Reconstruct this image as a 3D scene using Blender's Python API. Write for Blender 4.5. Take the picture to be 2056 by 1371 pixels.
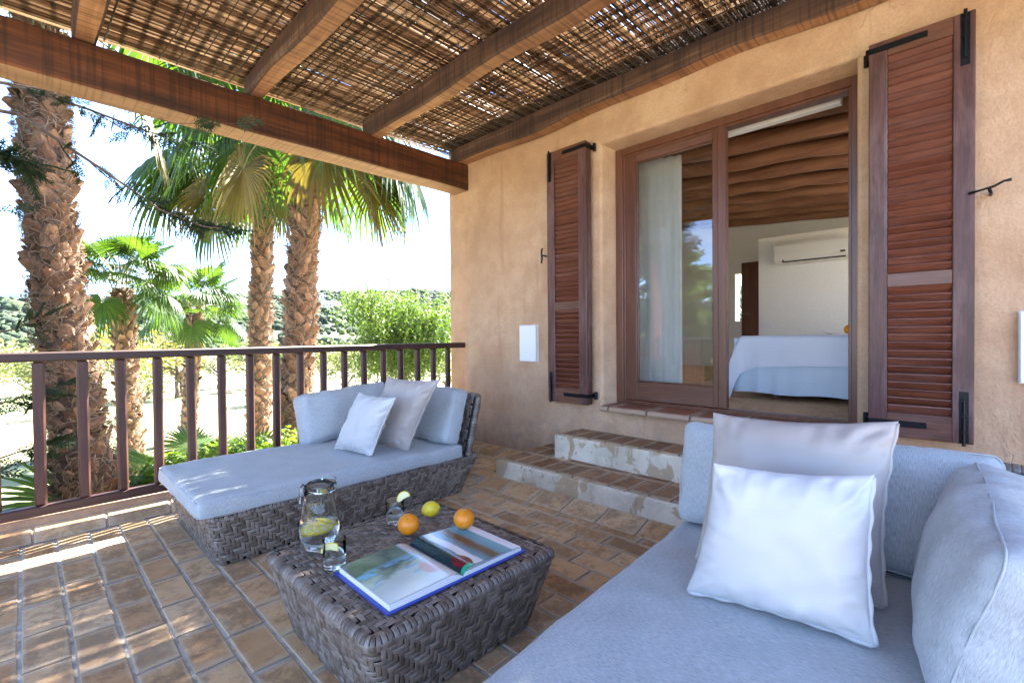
import bpy, bmesh, math, random
import numpy as np
from mathutils import Vector, Matrix, noise as mnoise

for o in list(bpy.data.objects):
    bpy.data.objects.remove(o)
scene = bpy.context.scene
COL = scene.collection
R_ = random.Random(7)
NR = np.random.default_rng(11)

# ------------------------------------------------------------------ camera
YAW, PITCH, ROLL = math.radians(44.35), math.radians(0.796), math.radians(-0.52)
F = Vector((math.cos(YAW) * math.cos(PITCH), math.sin(YAW) * math.cos(PITCH), -math.sin(PITCH)))
RV = Vector((math.sin(YAW), -math.cos(YAW), 0))
UV_ = RV.cross(F)
cr, sr = math.cos(ROLL), math.sin(ROLL)
RV, UV_ = cr * RV + sr * UV_, -sr * RV + cr * UV_
cam = bpy.data.cameras.new('camera')
cam.sensor_width = 36
cam.lens = 958 / 2056 * 36
cam.clip_start = 0.02
cam.clip_end = 6000
camo = bpy.data.objects.new('camera', cam)
COL.objects.link(camo)
mw = Matrix((RV, UV_, -F)).transposed().to_4x4()
mw.translation = Vector((0, 0, 1.15))
camo.matrix_world = mw
scene.camera = camo

# ------------------------------------------------------------------ world, sun, exposure
SUN_AZ, SUN_EL = math.radians(16.0), math.radians(49.5)
sdir = Vector((math.cos(SUN_EL) * math.cos(SUN_AZ), math.cos(SUN_EL) * math.sin(SUN_AZ), math.sin(SUN_EL)))
world = bpy.data.worlds.new('World')
scene.world = world
world.use_nodes = True
wn = world.node_tree
wn.nodes.clear()
w_out = wn.nodes.new('ShaderNodeOutputWorld')
w_bg = wn.nodes.new('ShaderNodeBackground')
w_bg.inputs['Strength'].default_value = 0.10
w_sky = wn.nodes.new('ShaderNodeTexSky')
w_sky.sky_type = 'NISHITA'
w_sky.sun_disc = False
w_sky.sun_elevation = SUN_EL
w_sky.sun_rotation = math.pi / 2 - SUN_AZ
w_sky.air_density = 0.6
w_sky.dust_density = 0.1
w_sky.altitude = 1800
w_sky.ozone_density = 3.0
# thin streaky clouds, spread evenly over the whole sky
w_tc = wn.nodes.new('ShaderNodeTexCoord')
w_sep = wn.nodes.new('ShaderNodeSeparateXYZ')
wn.links.new(w_tc.outputs['Generated'], w_sep.inputs[0])
w_add = wn.nodes.new('ShaderNodeMath'); w_add.operation = 'ADD'; w_add.inputs[1].default_value = 0.12
w_abs = wn.nodes.new('ShaderNodeMath'); w_abs.operation = 'ABSOLUTE'
wn.links.new(w_sep.outputs[2], w_abs.inputs[0])
wn.links.new(w_abs.outputs[0], w_add.inputs[0])
w_comb = wn.nodes.new('ShaderNodeCombineXYZ')
for i, ax in enumerate((0, 1)):
    d = wn.nodes.new('ShaderNodeMath'); d.operation = 'DIVIDE'
    wn.links.new(w_sep.outputs[ax], d.inputs[0]); wn.links.new(w_add.outputs[0], d.inputs[1])
    wn.links.new(d.outputs[0], w_comb.inputs[i])
w_map = wn.nodes.new('ShaderNodeMapping')
w_map.inputs['Rotation'].default_value = (0, 0, math.radians(-20))
w_map.inputs['Scale'].default_value = (0.75, 1.7, 1)
w_map.inputs['Location'].default_value = (3.1, 1.7, 0)
wn.links.new(w_comb.outputs[0], w_map.inputs[0])
w_noi = wn.nodes.new('ShaderNodeTexNoise')
w_noi.inputs['Scale'].default_value = 0.9
w_noi.inputs['Detail'].default_value = 9
w_noi.inputs['Roughness'].default_value = 0.58
w_noi.inputs['Distortion'].default_value = 0.5
wn.links.new(w_map.outputs[0], w_noi.inputs['Vector'])
w_rmp = wn.nodes.new('ShaderNodeValToRGB')
w_rmp.color_ramp.elements[0].position = 0.50; w_rmp.color_ramp.elements[0].color = (0, 0, 0, 1)
w_rmp.color_ramp.elements[1].position = 0.74; w_rmp.color_ramp.elements[1].color = (0.9, 0.9, 0.9, 1)
wn.links.new(w_noi.outputs[0], w_rmp.inputs[0])
w_mix = wn.nodes.new('ShaderNodeMix'); w_mix.data_type = 'RGBA'
w_mix.inputs[7].default_value = (3.2, 3.3, 3.4, 1)
wn.links.new(w_rmp.outputs[0], w_mix.inputs[0])
wn.links.new(w_sky.outputs[0], w_mix.inputs[6])
wn.links.new(w_mix.outputs[2], w_bg.inputs[0])
wn.links.new(w_bg.outputs[0], w_out.inputs[0])

sun = bpy.data.lights.new('sun', 'SUN')
sun.energy = 5.0
sun.angle = math.radians(0.55)
sun.color = (1.0, 0.95, 0.87)
suno = bpy.data.objects.new('sun', sun)
COL.objects.link(suno)
suno.location = sdir * 30
suno.rotation_euler = (-sdir).to_track_quat('-Z', 'Y').to_euler()

scene.view_settings.view_transform = 'Standard'
scene.view_settings.look = 'None'
scene.view_settings.gamma = 1.0
scene.view_settings.use_curve_mapping = False
scene.view_settings.exposure = 3.95
scene.render.engine = 'CYCLES'
scene.cycles.max_bounces = 16
scene.cycles.diffuse_bounces = 5
scene.cycles.transmission_bounces = 16
scene.cycles.transparent_max_bounces = 16
scene.cycles.use_denoising = True
scene.cycles.sample_clamp_indirect = 6.0

# ------------------------------------------------------------------ helpers: objects
def tag(o, label=None, cat=None, group=None, kind=None):
    if label: o['label'] = label
    if cat: o['category'] = cat
    if group: o['group'] = group
    if kind: o['kind'] = kind
    return o

def thing(name, label, cat, loc=(0, 0, 0), rotz=0.0, group=None):
    o = bpy.data.objects.new(name, None)
    o.empty_display_size = 0.1
    COL.objects.link(o)
    o.location = loc
    o.rotation_euler = (0, 0, rotz)
    return tag(o, label, cat, group)

def link(name, me, parent=None, loc=None, rot=None, scale=None):
    o = bpy.data.objects.new(name, me)
    COL.objects.link(o)
    if parent is not None: o.parent = parent
    if loc is not None: o.location = loc
    if rot is not None: o.rotation_euler = rot
    if scale is not None: o.scale = scale if hasattr(scale, '__len__') else (scale,) * 3
    return o

def npmesh(name, V, Q, mats, smooth=False, mi=None):
    V = np.asarray(V, np.float32).reshape(-1, 3); Q = np.asarray(Q, np.int32)
    n = Q.shape[1]
    me = bpy.data.meshes.new(name)
    me.vertices.add(len(V)); me.vertices.foreach_set('co', V.ravel())
    me.loops.add(Q.size); me.loops.foreach_set('vertex_index', Q.ravel())
    me.polygons.add(len(Q)); me.polygons.foreach_set('loop_start', np.arange(0, Q.size, n, dtype=np.int32))
    if smooth: me.polygons.foreach_set('use_smooth', np.ones(len(Q), bool))
    for m in (mats if isinstance(mats, (list, tuple)) else [mats]): me.materials.append(m)
    if mi is not None: me.polygons.foreach_set('material_index', np.asarray(mi, np.int32))
    me.update(calc_edges=True); me.validate()
    return me

class MB:
    """collects polygons of one mesh"""
    def __init__(s): s.v = []; s.f = []; s.m = []; s.cur = 0
    def add(s, vs, fs, M=None):
        b = len(s.v)
        s.v.extend([tuple(M @ Vector(p)) for p in vs] if M is not None else [tuple(p) for p in vs])
        for f in fs: s.f.append([b + i for i in f]); s.m.append(s.cur)
    def box(s, x0, x1, y0, y1, z0, z1, b=0.003, M=None):
        b = min(b, (x1 - x0) * .49, (y1 - y0) * .49, (z1 - z0) * .49)
        if b <= 0:
            v = [(x, y, z) for z in (z0, z1) for y in (y0, y1) for x in (x0, x1)]
            return s.add(v, [(0, 2, 3, 1), (4, 5, 7, 6), (0, 1, 5, 4), (2, 6, 7, 3), (0, 4, 6, 2), (1, 3, 7, 5)], M)
        lo, hi = (x0, y0, z0), (x1, y1, z1)
        v = []; idx = {}
        for cx in (0, 1):
            for cy in (0, 1):
                for cz in (0, 1):
                    c = (cx, cy, cz)
                    for a in range(3):
                        p = []
                        for k in range(3):
                            e = (hi if c[k] else lo)[k]
                            if k != a: e += -b if c[k] else b
                            p.append(e)
                        idx[(c, a)] = len(v); v.append(p)
        fs = []
        for a in range(3):
            k, l = [q for q in range(3) if q != a]
            for sgn in (0, 1):
                cs = []
                for (p, q) in ((0, 0), (1, 0), (1, 1), (0, 1)):
                    c = [0, 0, 0]; c[a] = sgn; c[k] = p; c[l] = q; cs.append(idx[(tuple(c), a)])
                fs.append(cs if (sgn == 1) ^ (a == 1) else cs[::-1])
        for a in range(3):
            k, l = [q for q in range(3) if q != a]
            for p in (0, 1):
                for q in (0, 1):
                    c0 = [0, 0, 0]; c0[k] = p; c0[l] = q; c1 = list(c0); c1[a] = 1
                    fs.append([idx[(tuple(c0), k)], idx[(tuple(c1), k)], idx[(tuple(c1), l)], idx[(tuple(c0), l)]])
        for cx in (0, 1):
            for cy in (0, 1):
                for cz in (0, 1):
                    fs.append([idx[((cx, cy, cz), a)] for a in range(3)])
        s.add(v, fs, M)
    def tube(s, pts, rad, n=8, cap=True, squash=1.0):
        pts = [Vector(p) for p in pts]
        if not hasattr(rad, '__len__'): rad = [rad] * len(pts)
        vs, fs = [], []
        up = Vector((0, 0, 1))
        t0 = (pts[1] - pts[0]).normalized()
        if abs(t0.dot(up)) > .9: up = Vector((1, 0, 0))
        side = t0.cross(up).normalized()
        for i, p in enumerate(pts):
            t = (pts[min(i + 1, len(pts) - 1)] - pts[max(i - 1, 0)]).normalized()
            side = (side - t * side.dot(t)).normalized()
            w = t.cross(side)
            for k in range(n):
                a = 2 * math.pi * k / n
                vs.append(p + side * math.cos(a) * rad[i] + w * math.sin(a) * rad[i] * squash)
        for i in range(len(pts) - 1):
            for k in range(n):
                k2 = (k + 1) % n
                fs.append((i * n + k, i * n + k2, (i + 1) * n + k2, (i + 1) * n + k))
        if cap:
            fs.append(tuple(range(n))[::-1]); fs.append(tuple((len(pts) - 1) * n + k for k in range(n)))
        s.add(vs, fs)
    def lathe(s, prof, n=32, M=None, closed=False):
        vs, fs = [], []
        for (r, z) in prof:
            for k in range(n):
                a = 2 * math.pi * k / n
                vs.append((r * math.cos(a), r * math.sin(a), z))
        m = len(prof)
        for i in range(m - 1 + (1 if closed else 0)):
            j = (i + 1) % m
            for k in range(n):
                k2 = (k + 1) % n
                fs.append((i * n + k, i * n + k2, j * n + k2, j * n + k))
        if not closed:
            fs.append(tuple(range(n))[::-1]); fs.append(tuple((m - 1) * n + k for k in range(n)))
        s.add(vs, fs, M)
    def grid(s, fn, nu, nv, wrapu=False):
        vs = [fn(i / (nu if wrapu else nu - 1), j / (nv - 1)) for j in range(nv) for i in range(nu)]
        fs = []
        for j in range(nv - 1):
            for i in range(nu if wrapu else nu - 1):
                i2 = (i + 1) % nu
                fs.append((j * nu + i, j * nu + i2, (j + 1) * nu + i2, (j + 1) * nu + i))
        s.add(vs, fs)
    def mesh(s, name, mats, smooth=False):
        me = bpy.data.meshes.new(name)
        me.from_pydata(s.v, [], s.f)
        for m in (mats if isinstance(mats, (list, tuple)) else [mats]): me.materials.append(m)
        if len(me.polygons) == len(s.m): me.polygons.foreach_set('material_index', s.m)
        if smooth: me.polygons.foreach_set('use_smooth', [True] * len(me.polygons))
        me.update()
        return me
    def build(s, name, mats, parent=None, smooth=False, loc=None, rot=None, recalc=False):
        me = s.mesh(name, mats, smooth)
        if recalc:
            bm = bmesh.new(); bm.from_mesh(me); bmesh.ops.recalc_face_normals(bm, faces=bm.faces); bm.to_mesh(me); bm.free()
        return link(name, me, parent, loc, rot)

def bx(name, b, mat, parent=None, bev=.004, loc=None, rot=None):
    m = MB(); m.box(*b, b=bev); return m.build(name, mat, parent, loc=loc, rot=rot)

# ------------------------------------------------------------------ helpers: materials
class G:
    def __init__(s, name):
        s.m = bpy.data.materials.new(name); s.m.use_nodes = True
        s.nt = s.m.node_tree; s.nt.nodes.clear()
        s.o = s.nt.nodes.new('ShaderNodeOutputMaterial')
    def n(s, t, ins=None, **p):
        nd = s.nt.nodes.new(t)
        for k, v in p.items(): setattr(nd, k, v)
        for k, v in (ins or {}).items():
            sk = nd.inputs[k]
            if isinstance(v, bpy.types.NodeSocket): s.nt.links.new(v, sk)
            else: sk.default_value = v
        return nd
    def co(s, scale=(1, 1, 1), kind='Object', rnd=0.0, rot=(0, 0, 0)):
        tc = s.n('ShaderNodeTexCoord')
        v = tc.outputs[kind]
        if rnd:
            oi = s.n('ShaderNodeObjectInfo')
            mul = s.n('ShaderNodeVectorMath', {0: oi.outputs['Random'], 1: (rnd, rnd * 1.7, rnd * 2.3)}, operation='MULTIPLY')
            v = s.n('ShaderNodeVectorMath', {0: v, 1: mul.outputs[0]}, operation='ADD').outputs[0]
        mp = s.n('ShaderNodeMapping', {'Vector': v, 'Scale': scale, 'Rotation': rot})
        return mp.outputs[0]
    def noise(s, vec, scale, detail=4, rough=.6, dist=0.0):
        return s.n('ShaderNodeTexNoise', {'Vector': vec, 'Scale': scale, 'Detail': detail, 'Roughness': rough, 'Distortion': dist}).outputs[0]
    def ramp(s, fac, stops):
        nd = s.n('ShaderNodeValToRGB', {0: fac})
        cr_ = nd.color_ramp
        while len(cr_.elements) < len(stops): cr_.elements.new(.5)
        for e, (p, c) in zip(cr_.elements, stops):
            e.position = p
            e.color = (c, c, c, 1) if not hasattr(c, '__len__') else (*c, 1)
        return nd.outputs[0]
    def mix(s, fac, a, b, mode='MIX'):
        nd = s.n('ShaderNodeMix', data_type='RGBA', blend_type=mode)
        for i, v in ((0, fac), (6, a), (7, b)):
            if isinstance(v, bpy.types.NodeSocket): s.nt.links.new(v, nd.inputs[i])
            else: nd.inputs[i].default_value = v if (i == 0) else ((*v, 1) if len(v) == 3 else v)
        return nd.outputs[2]
    def math(s, op, a, b=0.0, c=0.0):
        return s.n('ShaderNodeMath', {0: a, 1: b, 2: c}, operation=op).outputs[0]
    def sep(s, v): return s.n('ShaderNodeSeparateXYZ', {0: v}).outputs
    def bump(s, h, st=.3, d=.01):
        return s.n('ShaderNodeBump', {'Height': h, 'Strength': st, 'Distance': d}).outputs[0]
    def bsdf(s, col, rough=.6, **k):
        ins = {'Base Color': col if isinstance(col, bpy.types.NodeSocket) else (*col, 1), 'Roughness': rough}
        ins.update(k)
        return s.n('ShaderNodeBsdfPrincipled', ins)
    def out(s, sh):
        s.nt.links.new(sh.outputs[0], s.o.inputs[0]); return s.m

def plain(name, col, rough=.5, **k):
    g = G(name); return g.out(g.bsdf(col, rough, **k))

def m_wood(name, stops, axis=1, rough=.55, stretch=14, bump=.25, saw=False, fine=1.0, fade=0.0):
    g = G(name)
    sc = [stretch] * 3; sc[axis] = stretch * .06
    v = g.co(tuple(sc), rnd=9.0)
    n1 = g.noise(v, 1.3, 6, .62, .6)
    n2 = g.noise(v, 6 * fine, 3, .7)
    n3 = g.noise(g.co((2.2, 2.2, 2.2), rnd=5.0), 1.0, 3, .6)
    f = g.math('ADD', g.math('MULTIPLY', n1, .6), g.math('MULTIPLY', n2, .25))
    f = g.math('ADD', f, g.math('MULTIPLY', n3, .2))
    f = g.math('ADD', f, g.math('MULTIPLY', g.math('SUBTRACT', g.n('ShaderNodeObjectInfo').outputs['Random'], .5), .07))
    c = g.ramp(f, stops)
    h = f
    if fade:
        sf = [5.0] * 3; sf[axis] = 1.3
        nf = g.noise(g.co(tuple(sf), rnd=4.0), 1.0, 5, .65, .5)
        c = g.mix(g.ramp(nf, [(.46, 0.0), (.68, fade)]), c, (.26, .155, .14))
        c = g.mix(g.ramp(n2, [(.36, .5), (.5, 0.0)]), c, stops[0][1])
    if saw:
        sc2 = [1.5] * 3; sc2[axis] = 60
        n4 = g.noise(g.co(tuple(sc2)), 1.0, 2, .5)
        c = g.mix(g.ramp(n4, [(.5, 0.0), (.62, .55)]), c, stops[0][1])
        h = g.math('ADD', f, g.math('MULTIPLY', n4, .5))
    return g.out(g.bsdf(c, rough, Normal=g.bump(h, bump, .004)))

# plaster of the house
g = G('plaster')
v = g.co()
big = g.noise(v, 1.1, 6, .6, .5); mid = g.noise(v, 5.5, 5, .6); fin = g.noise(v, 90, 3, .6)
c = g.ramp(big, [(.3, (.41, .24, .14)), (.5, (.54, .335, .205)), (.68, (.62, .42, .275))])
c = g.mix(g.ramp(mid, [(.42, 0.0), (.70, .6)]), c, (.42, .245, .14))
stv = g.noise(g.co((5.5, 5.5, .42)), 1.5, 4, .55, .3)
c = g.mix(g.ramp(stv, [(.60, 0.0), (.69, .42), (.8, .46)]), c, (.36, .20, .12))
z = g.sep(v)[2]
low = g.n('ShaderNodeMapRange', {0: z, 1: .25, 2: .85, 3: 1.0, 4: 0.0}).outputs[0]
mold = g.ramp(g.math('ADD', g.math('MULTIPLY', g.noise(v, 7, 8, .75, .4), .8), g.math('MULTIPLY', low, .28)), [(.58, 0.0), (.74, .5), (.9, .7)])
c = g.mix(g.math('MULTIPLY', mold, low), c, (.20, .175, .145))
c = g.mix(g.ramp(fin, [(.25, .3), (.6, 0.0)]), c, (.28, .17, .10))
dv = g.n('ShaderNodeVectorMath', {0: v, 1: g.n('ShaderNodeVectorMath', {0: g.n('ShaderNodeTexNoise', {'Vector': v, 'Scale': 3.0, 'Detail': 4.0}).outputs[1], 1: (.5, .5, .5)}, operation='MULTIPLY').outputs[0]}, operation='ADD').outputs[0]
ck = g.n('ShaderNodeTexVoronoi', {'Vector': dv, 'Scale': 1.1}, feature='DISTANCE_TO_EDGE').outputs[0]
ckm = g.math('MULTIPLY', g.ramp(ck, [(.0, 1.0), (.002, .6), (.004, 0.0)]), g.ramp(g.math('ADD', g.math('MULTIPLY', low, .12), big), [(.60, 0.0), (.70, .5)]))
c = g.mix(ckm, c, (.22, .145, .10))
hh = g.math('ADD', g.math('MULTIPLY', fin, .35), g.math('MULTIPLY', mid, 1.0))
hh = g.math('SUBTRACT', g.math('ADD', hh, g.math('MULTIPLY', g.noise(g.co((1, 1.6, .8), rot=(.5, 0, 0)), 2.4, 5, .6, 1.2), 1.6)), ckm)
M_PLASTER = g.out(g.bsdf(c, .92, Normal=g.bump(hh, .6, .02)))

# whitewashed risers, stained
g = G('stained_whitewash')
v = g.co()
a = g.noise(v, 3.2, 7, .62, .4); b = g.noise(g.co((1, 1, .75)), 5.2, 5, .55, .9); dk = g.noise(v, 15, 8, .72, .3)
c = g.ramp(a, [(.3, (.42, .34, .24)), (.55, (.66, .565, .43)), (.75, (.74, .66, .53))])
c = g.mix(g.ramp(b, [(.53, 0.0), (.57, .75), (.75, .9)]), c, (.40, .26, .14))
c = g.mix(g.ramp(dk, [(.60, 0.0), (.68, .85)]), c, (.075, .07, .07))
M_RISER = g.out(g.bsdf(c, .9, Normal=g.bump(a, .5, .02)))

def m_tile(name, cols, island=False, dirt=(.085, .065, .05), dirt_amt=.55, rough=.58):
    g = G(name)
    v = g.co(rnd=13.0)
    if island:
        rnd = g.n('ShaderNodeNewGeometry').outputs['Random Per Island']
    else:
        rnd = g.n('ShaderNodeObjectInfo').outputs['Random']
    n1 = g.noise(v, 9, 6, .6, .6); n2 = g.noise(v, 26, 7, .72, .5); n3 = g.noise(v, 4.2, 4, .6)
    c = g.ramp(g.math('ADD', g.math('MULTIPLY', n1, .6), g.math('MULTIPLY', rnd, .42)), [(.28, cols[0]), (.5, cols[1]), (.72, cols[2])])
    r2 = g.math('FRACT', g.math('MULTIPLY', rnd, 17.3))
    sm = g.ramp(g.math('ADD', g.math('ADD', g.math('MULTIPLY', n2, .55), g.math('MULTIPLY', n3, .5)), g.math('MULTIPLY', g.math('SUBTRACT', r2, .6), .12)), [(.475, 0.0), (.55, .40), (.63, dirt_amt)])
    c = g.mix(sm, c, dirt)
    gc = g.sep(g.co(kind='Generated'))
    ex = g.math('MULTIPLY', g.math('ABSOLUTE', g.math('SUBTRACT', gc[0], .5)), 2.0)
    ey = g.math('MULTIPLY', g.math('ABSOLUTE', g.math('SUBTRACT', gc[1], .5)), 2.0)
    if not island:
        e = g.math('ADD', g.math('MAXIMUM', ex, ey), g.math('MULTIPLY', g.math('SUBTRACT', n1, .5), .5))
        c = g.mix(g.ramp(e, [(.74, 0.0), (.90, .55)]), c, (.50, .40, .28))
        c = g.mix(g.ramp(g.math('ADD', ey, g.math('MULTIPLY', g.math('SUBTRACT', n1, .5), .03)), [(.955, 0.0), (.972, .55)]), c, (.17, .135, .105))
    h = g.math('ADD', g.math('MULTIPLY', n2, .5), n3)
    return g.out(g.bsdf(c, rough, **{'Normal': g.bump(h, .5, .006), 'Specular IOR Level': .2}))
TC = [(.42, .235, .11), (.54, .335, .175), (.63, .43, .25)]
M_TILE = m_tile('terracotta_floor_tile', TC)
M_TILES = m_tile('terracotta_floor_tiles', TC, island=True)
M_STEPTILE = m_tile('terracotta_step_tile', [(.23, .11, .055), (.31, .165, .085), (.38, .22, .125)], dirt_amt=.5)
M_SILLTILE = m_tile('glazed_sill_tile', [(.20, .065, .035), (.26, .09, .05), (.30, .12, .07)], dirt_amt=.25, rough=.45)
g = G('grout')
v = g.co(); n1 = g.noise(v, 14, 6, .7)
M_GROUT = g.out(g.bsdf(g.ramp(n1, [(.33, (.22, .20, .175)), (.5, (.40, .375, .34)), (.7, (.50, .47, .43))]), .95, Normal=g.bump(n1, .5, .01)))

M_BEAM = m_wood('stained_beam_wood', [(.36, (.016, .006, .004)), (.5, (.085, .024, .008)), (.66, (.21, .066, .02))], axis=0, rough=.5, stretch=9, saw=True)
M_BEAM_LIT = m_wood('bounce_lit_beam_underside', [(.30, (.13, .07, .04)), (.48, (.26, .15, .085)), (.66, (.37, .23, .14))], axis=0, rough=.8, stretch=8, saw=True)  # lighter copy of the beam wood: bounced light painted on the underside
M_RAFT_LIT = m_wood('bounce_lit_rafter_underside', [(.30, (.10, .042, .02)), (.48, (.27, .12, .052)), (.66, (.44, .23, .11))], axis=1, rough=.8, stretch=8, saw=True)  # rafter wood lightened for undersides, bounced light put into the colour
M_RAFT = m_wood('weathered_rafter_wood', [(.32, (.018, .010, .010)), (.48, (.055, .026, .018)), (.60, (.11, .055, .032)), (.75, (.26, .17, .12))], axis=1, rough=.8, stretch=8, saw=True)
M_RAIL = m_wood('dark_railing_wood', [(.3, (.018, .008, .006)), (.55, (.040, .014, .010)), (.72, (.075, .028, .018))], axis=0, rough=.5, stretch=16)
M_POST = m_wood('dark_baluster_wood', [(.3, (.025, .009, .006)), (.55, (.055, .017, .011)), (.72, (.10, .033, .020))], axis=2, rough=.5, stretch=16)
MAH = [(.3, (.038, .012, .009)), (.5, (.075, .024, .017)), (.7, (.13, .046, .035))]
M_SHUT = m_wood('mahogany_vertical', MAH, axis=2, rough=.46, stretch=16, bump=.25, fade=.55)
M_SLAT = m_wood('mahogany_slat', [(.3, (.055, .015, .008)), (.5, (.115, .032, .016)), (.7, (.19, .058, .03))], axis=1, rough=.42, stretch=16, bump=.25, fade=.18)
M_DOOR = m_wood('door_mahogany', [(.3, (.06, .022, .012)), (.5, (.115, .042, .022)), (.7, (.17, .068, .036))], axis=2, rough=.36, stretch=13, bump=.12)
M_DOORH = m_wood('door_mahogany_rail', [(.3, (.06, .022, .012)), (.5, (.115, .042, .022)), (.7, (.17, .068, .036))], axis=1, rough=.4, stretch=13, bump=.2, fade=.3)
M_CEILW = m_wood('old_ceiling_wood', [(.3, (.09, .036, .018)), (.5, (.23, .10, .048)), (.7, (.40, .20, .10))], axis=1, rough=.75, stretch=7)
M_CEILD = m_wood('dark_ceiling_boards', [(.3, (.04, .016, .008)), (.5, (.10, .042, .02)), (.7, (.17, .08, .04))], axis=0, rough=.8, stretch=7)
M_IRON = plain('black_iron', (.012, .012, .014), .42, Metallic=.6)
M_STEEL = plain('brushed_steel', (.55, .55, .56), .25, Metallic=1.0)
M_WHITEP = plain('white_plastic', (.78, .78, .77), .45)
M_ACW = plain('warm_white_plastic', (.70, .67, .60), .4)
M_DARK = plain('dark_gap', (.015, .015, .015), .6)
g = G('white_room_plaster')
n1 = g.noise(g.co(), 35, 4, .6)
M_ROOM = g.out(g.bsdf(g.ramp(n1, [(.3, (.80, .77, .71)), (.7, (.85, .82, .77))]), .9, Normal=g.bump(n1, .25, .01)))

g = G('reed')
isl = g.n('ShaderNodeNewGeometry').outputs['Random Per Island']
n1 = g.noise(g.co((.8, 30, 30)), 2, 3, .6)
c = g.ramp(g.math('ADD', g.math('MULTIPLY', isl, .6), g.math('MULTIPLY', n1, .4)), [(.15, (.085, .052, .032)), (.5, (.27, .185, .122)), (.85, (.52, .42, .31))])
pr_ = g.bsdf(c, .42)
tr = g.n('ShaderNodeBsdfTranslucent', {'Color': c})
M_REED = g.out(g.n('ShaderNodeMixShader', {0: .78, 1: pr_.outputs[0], 2: tr.outputs[0]}))

M_ROD = plain('tie_cane_and_shade_rod', (.05, .03, .018), .7)
g = G('synthetic_wicker')
isl = g.n('ShaderNodeNewGeometry').outputs['Random Per Island']
n1 = g.noise(g.co(), 60, 3, .6)
c = g.ramp(g.math('ADD', g.math('MULTIPLY', isl, .65), g.math('MULTIPLY', n1, .35)), [(.1, (.10, .074, .056)), (.5, (.19, .148, .12)), (.9, (.30, .25, .21))])
M_WICK = g.out(g.bsdf(c, .27))
M_WICKBACK = plain('wicker_backing', (.006, .005, .005), .9)

def m_fabric(name, c0, c1, streak=True, rough=.9):
    g = G(name)
    v1 = g.n('ShaderNodeMapping', {'Vector': g.n('ShaderNodeTexCoord').outputs['UV'], 'Scale': (420, 60, 1)}).outputs[0]
    n1 = g.noise(v1, 1.0, 3, .7)
    n2 = g.noise(g.co(), 8, 4, .6)
    f = g.math('ADD', g.math('MULTIPLY', n1, .8), g.math('MULTIPLY', n2, .2))
    c = g.ramp(f, [(.34, c0), (.66, c1)])
    return g.out(g.bsdf(c, rough, **{'Sheen Weight': .15, 'Normal': g.bump(n1, .12, .002)}))
M_GREYFAB = m_fabric('heather_grey_fabric', (.27, .292, .31), (.50, .53, .55))
def m_leather(name, c):
    g = G(name)
    n1 = g.noise(g.co(), 160, 2, .6); n2 = g.noise(g.co(), 7, 4, .6)
    cc = g.mix(g.ramp(n2, [(.3, .12), (.7, 0.0)]), c, tuple(x * .85 for x in c))
    return g.out(g.bsdf(cc, .5, **{'Normal': g.bump(n1, .05, .002)}))
M_WHITEFAB = m_leather('white_cotton', (.52, .52, .53))
M_BEIGEFAB = m_leather('beige_cotton', (.40, .35, .325))

def m_leaf(name, cols, trans=.45, rough=.45, scale=3.0, tint=(1.9, 1.8, .75)):
    g = G(name)
    rnd = g.n('ShaderNodeObjectInfo').outputs['Random']
    isl = g.n('ShaderNodeNewGeometry').outputs['Random Per Island']
    n1 = g.noise(g.co(), scale, 3, .6)
    f = g.math('ADD', g.math('ADD', g.math('MULTIPLY', n1, .5), g.math('MULTIPLY', isl, .3)), g.math('MULTIPLY', rnd, .2))
    c = g.ramp(f, [(.25, cols[0]), (.5, cols[1]), (.75, cols[2])])
    p = g.bsdf(c, rough)
    t = g.n('ShaderNodeBsdfTranslucent', {'Color': g.mix(1.0, c, tint, 'MULTIPLY')})
    return g.out(g.n('ShaderNodeMixShader', {0: trans, 1: p.outputs[0], 2: t.outputs[0]}))
M_PALM = m_leaf('palm_leaf', [(.018, .044, .008), (.034, .076, .012), (.066, .108, .018)], .42)
M_PALMOLD = m_leaf('old_palm_leaf', [(.05, .045, .012), (.095, .075, .02), (.15, .11, .032)], .4)
M_PETIOLE = plain('palm_petiole', (.16, .15, .06), .5)
M_PEPPER = m_leaf('pepper_leaf', [(.022, .05, .010), (.075, .13, .024), (.19, .235, .055)], .45, scale=.75)
M_CYP = m_leaf('cypress_spray', [(.007, .018, .008), (.014, .032, .012), (.03, .055, .018)], .22, .6, 2.0)
M_BUSH = m_leaf('bush_leaf', [(.05, .10, .012), (.085, .15, .02), (.13, .20, .04)], .45)
M_SAGE = m_leaf('sage_leaf', [(.075, .095, .045), (.12, .14, .07), (.17, .18, .10)], .35)
M_YELLOW = m_leaf('yellow_leaf', [(.20, .17, .04), (.29, .24, .06), (.36, .31, .11)], .35)
g = G('bark')
n1 = g.noise(g.co((6, 6, 2)), 3, 6, .7)
M_BARK = g.out(g.bsdf(g.ramp(n1, [(.3, (.06, .04, .03)), (.7, (.2, .14, .10))]), .9, Normal=g.bump(n1, .6, .02)))
g = G('palm_leaf_base')
rnd = g.n('ShaderNodeObjectInfo').outputs['Random']
n1 = g.noise(g.co((30, 30, 5), rnd=7.0), 1.0, 5, .65, .4); n2 = g.noise(g.co(rnd=3.0), 9, 4, .6)
f = g.math('ADD', g.math('MULTIPLY', n1, .5), g.math('ADD', g.math('MULTIPLY', rnd, .3), g.math('MULTIPLY', n2, .2)))
c = g.ramp(f, [(.22, (.085, .04, .024)), (.5, (.25, .122, .064)), (.75, (.48, .29, .18))])
M_BOOT = g.out(g.bsdf(c, .7, Normal=g.bump(n1, .4, .01)))
g = G('palm_fibre')
isl = g.n('ShaderNodeNewGeometry').outputs['Random Per Island']
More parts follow.
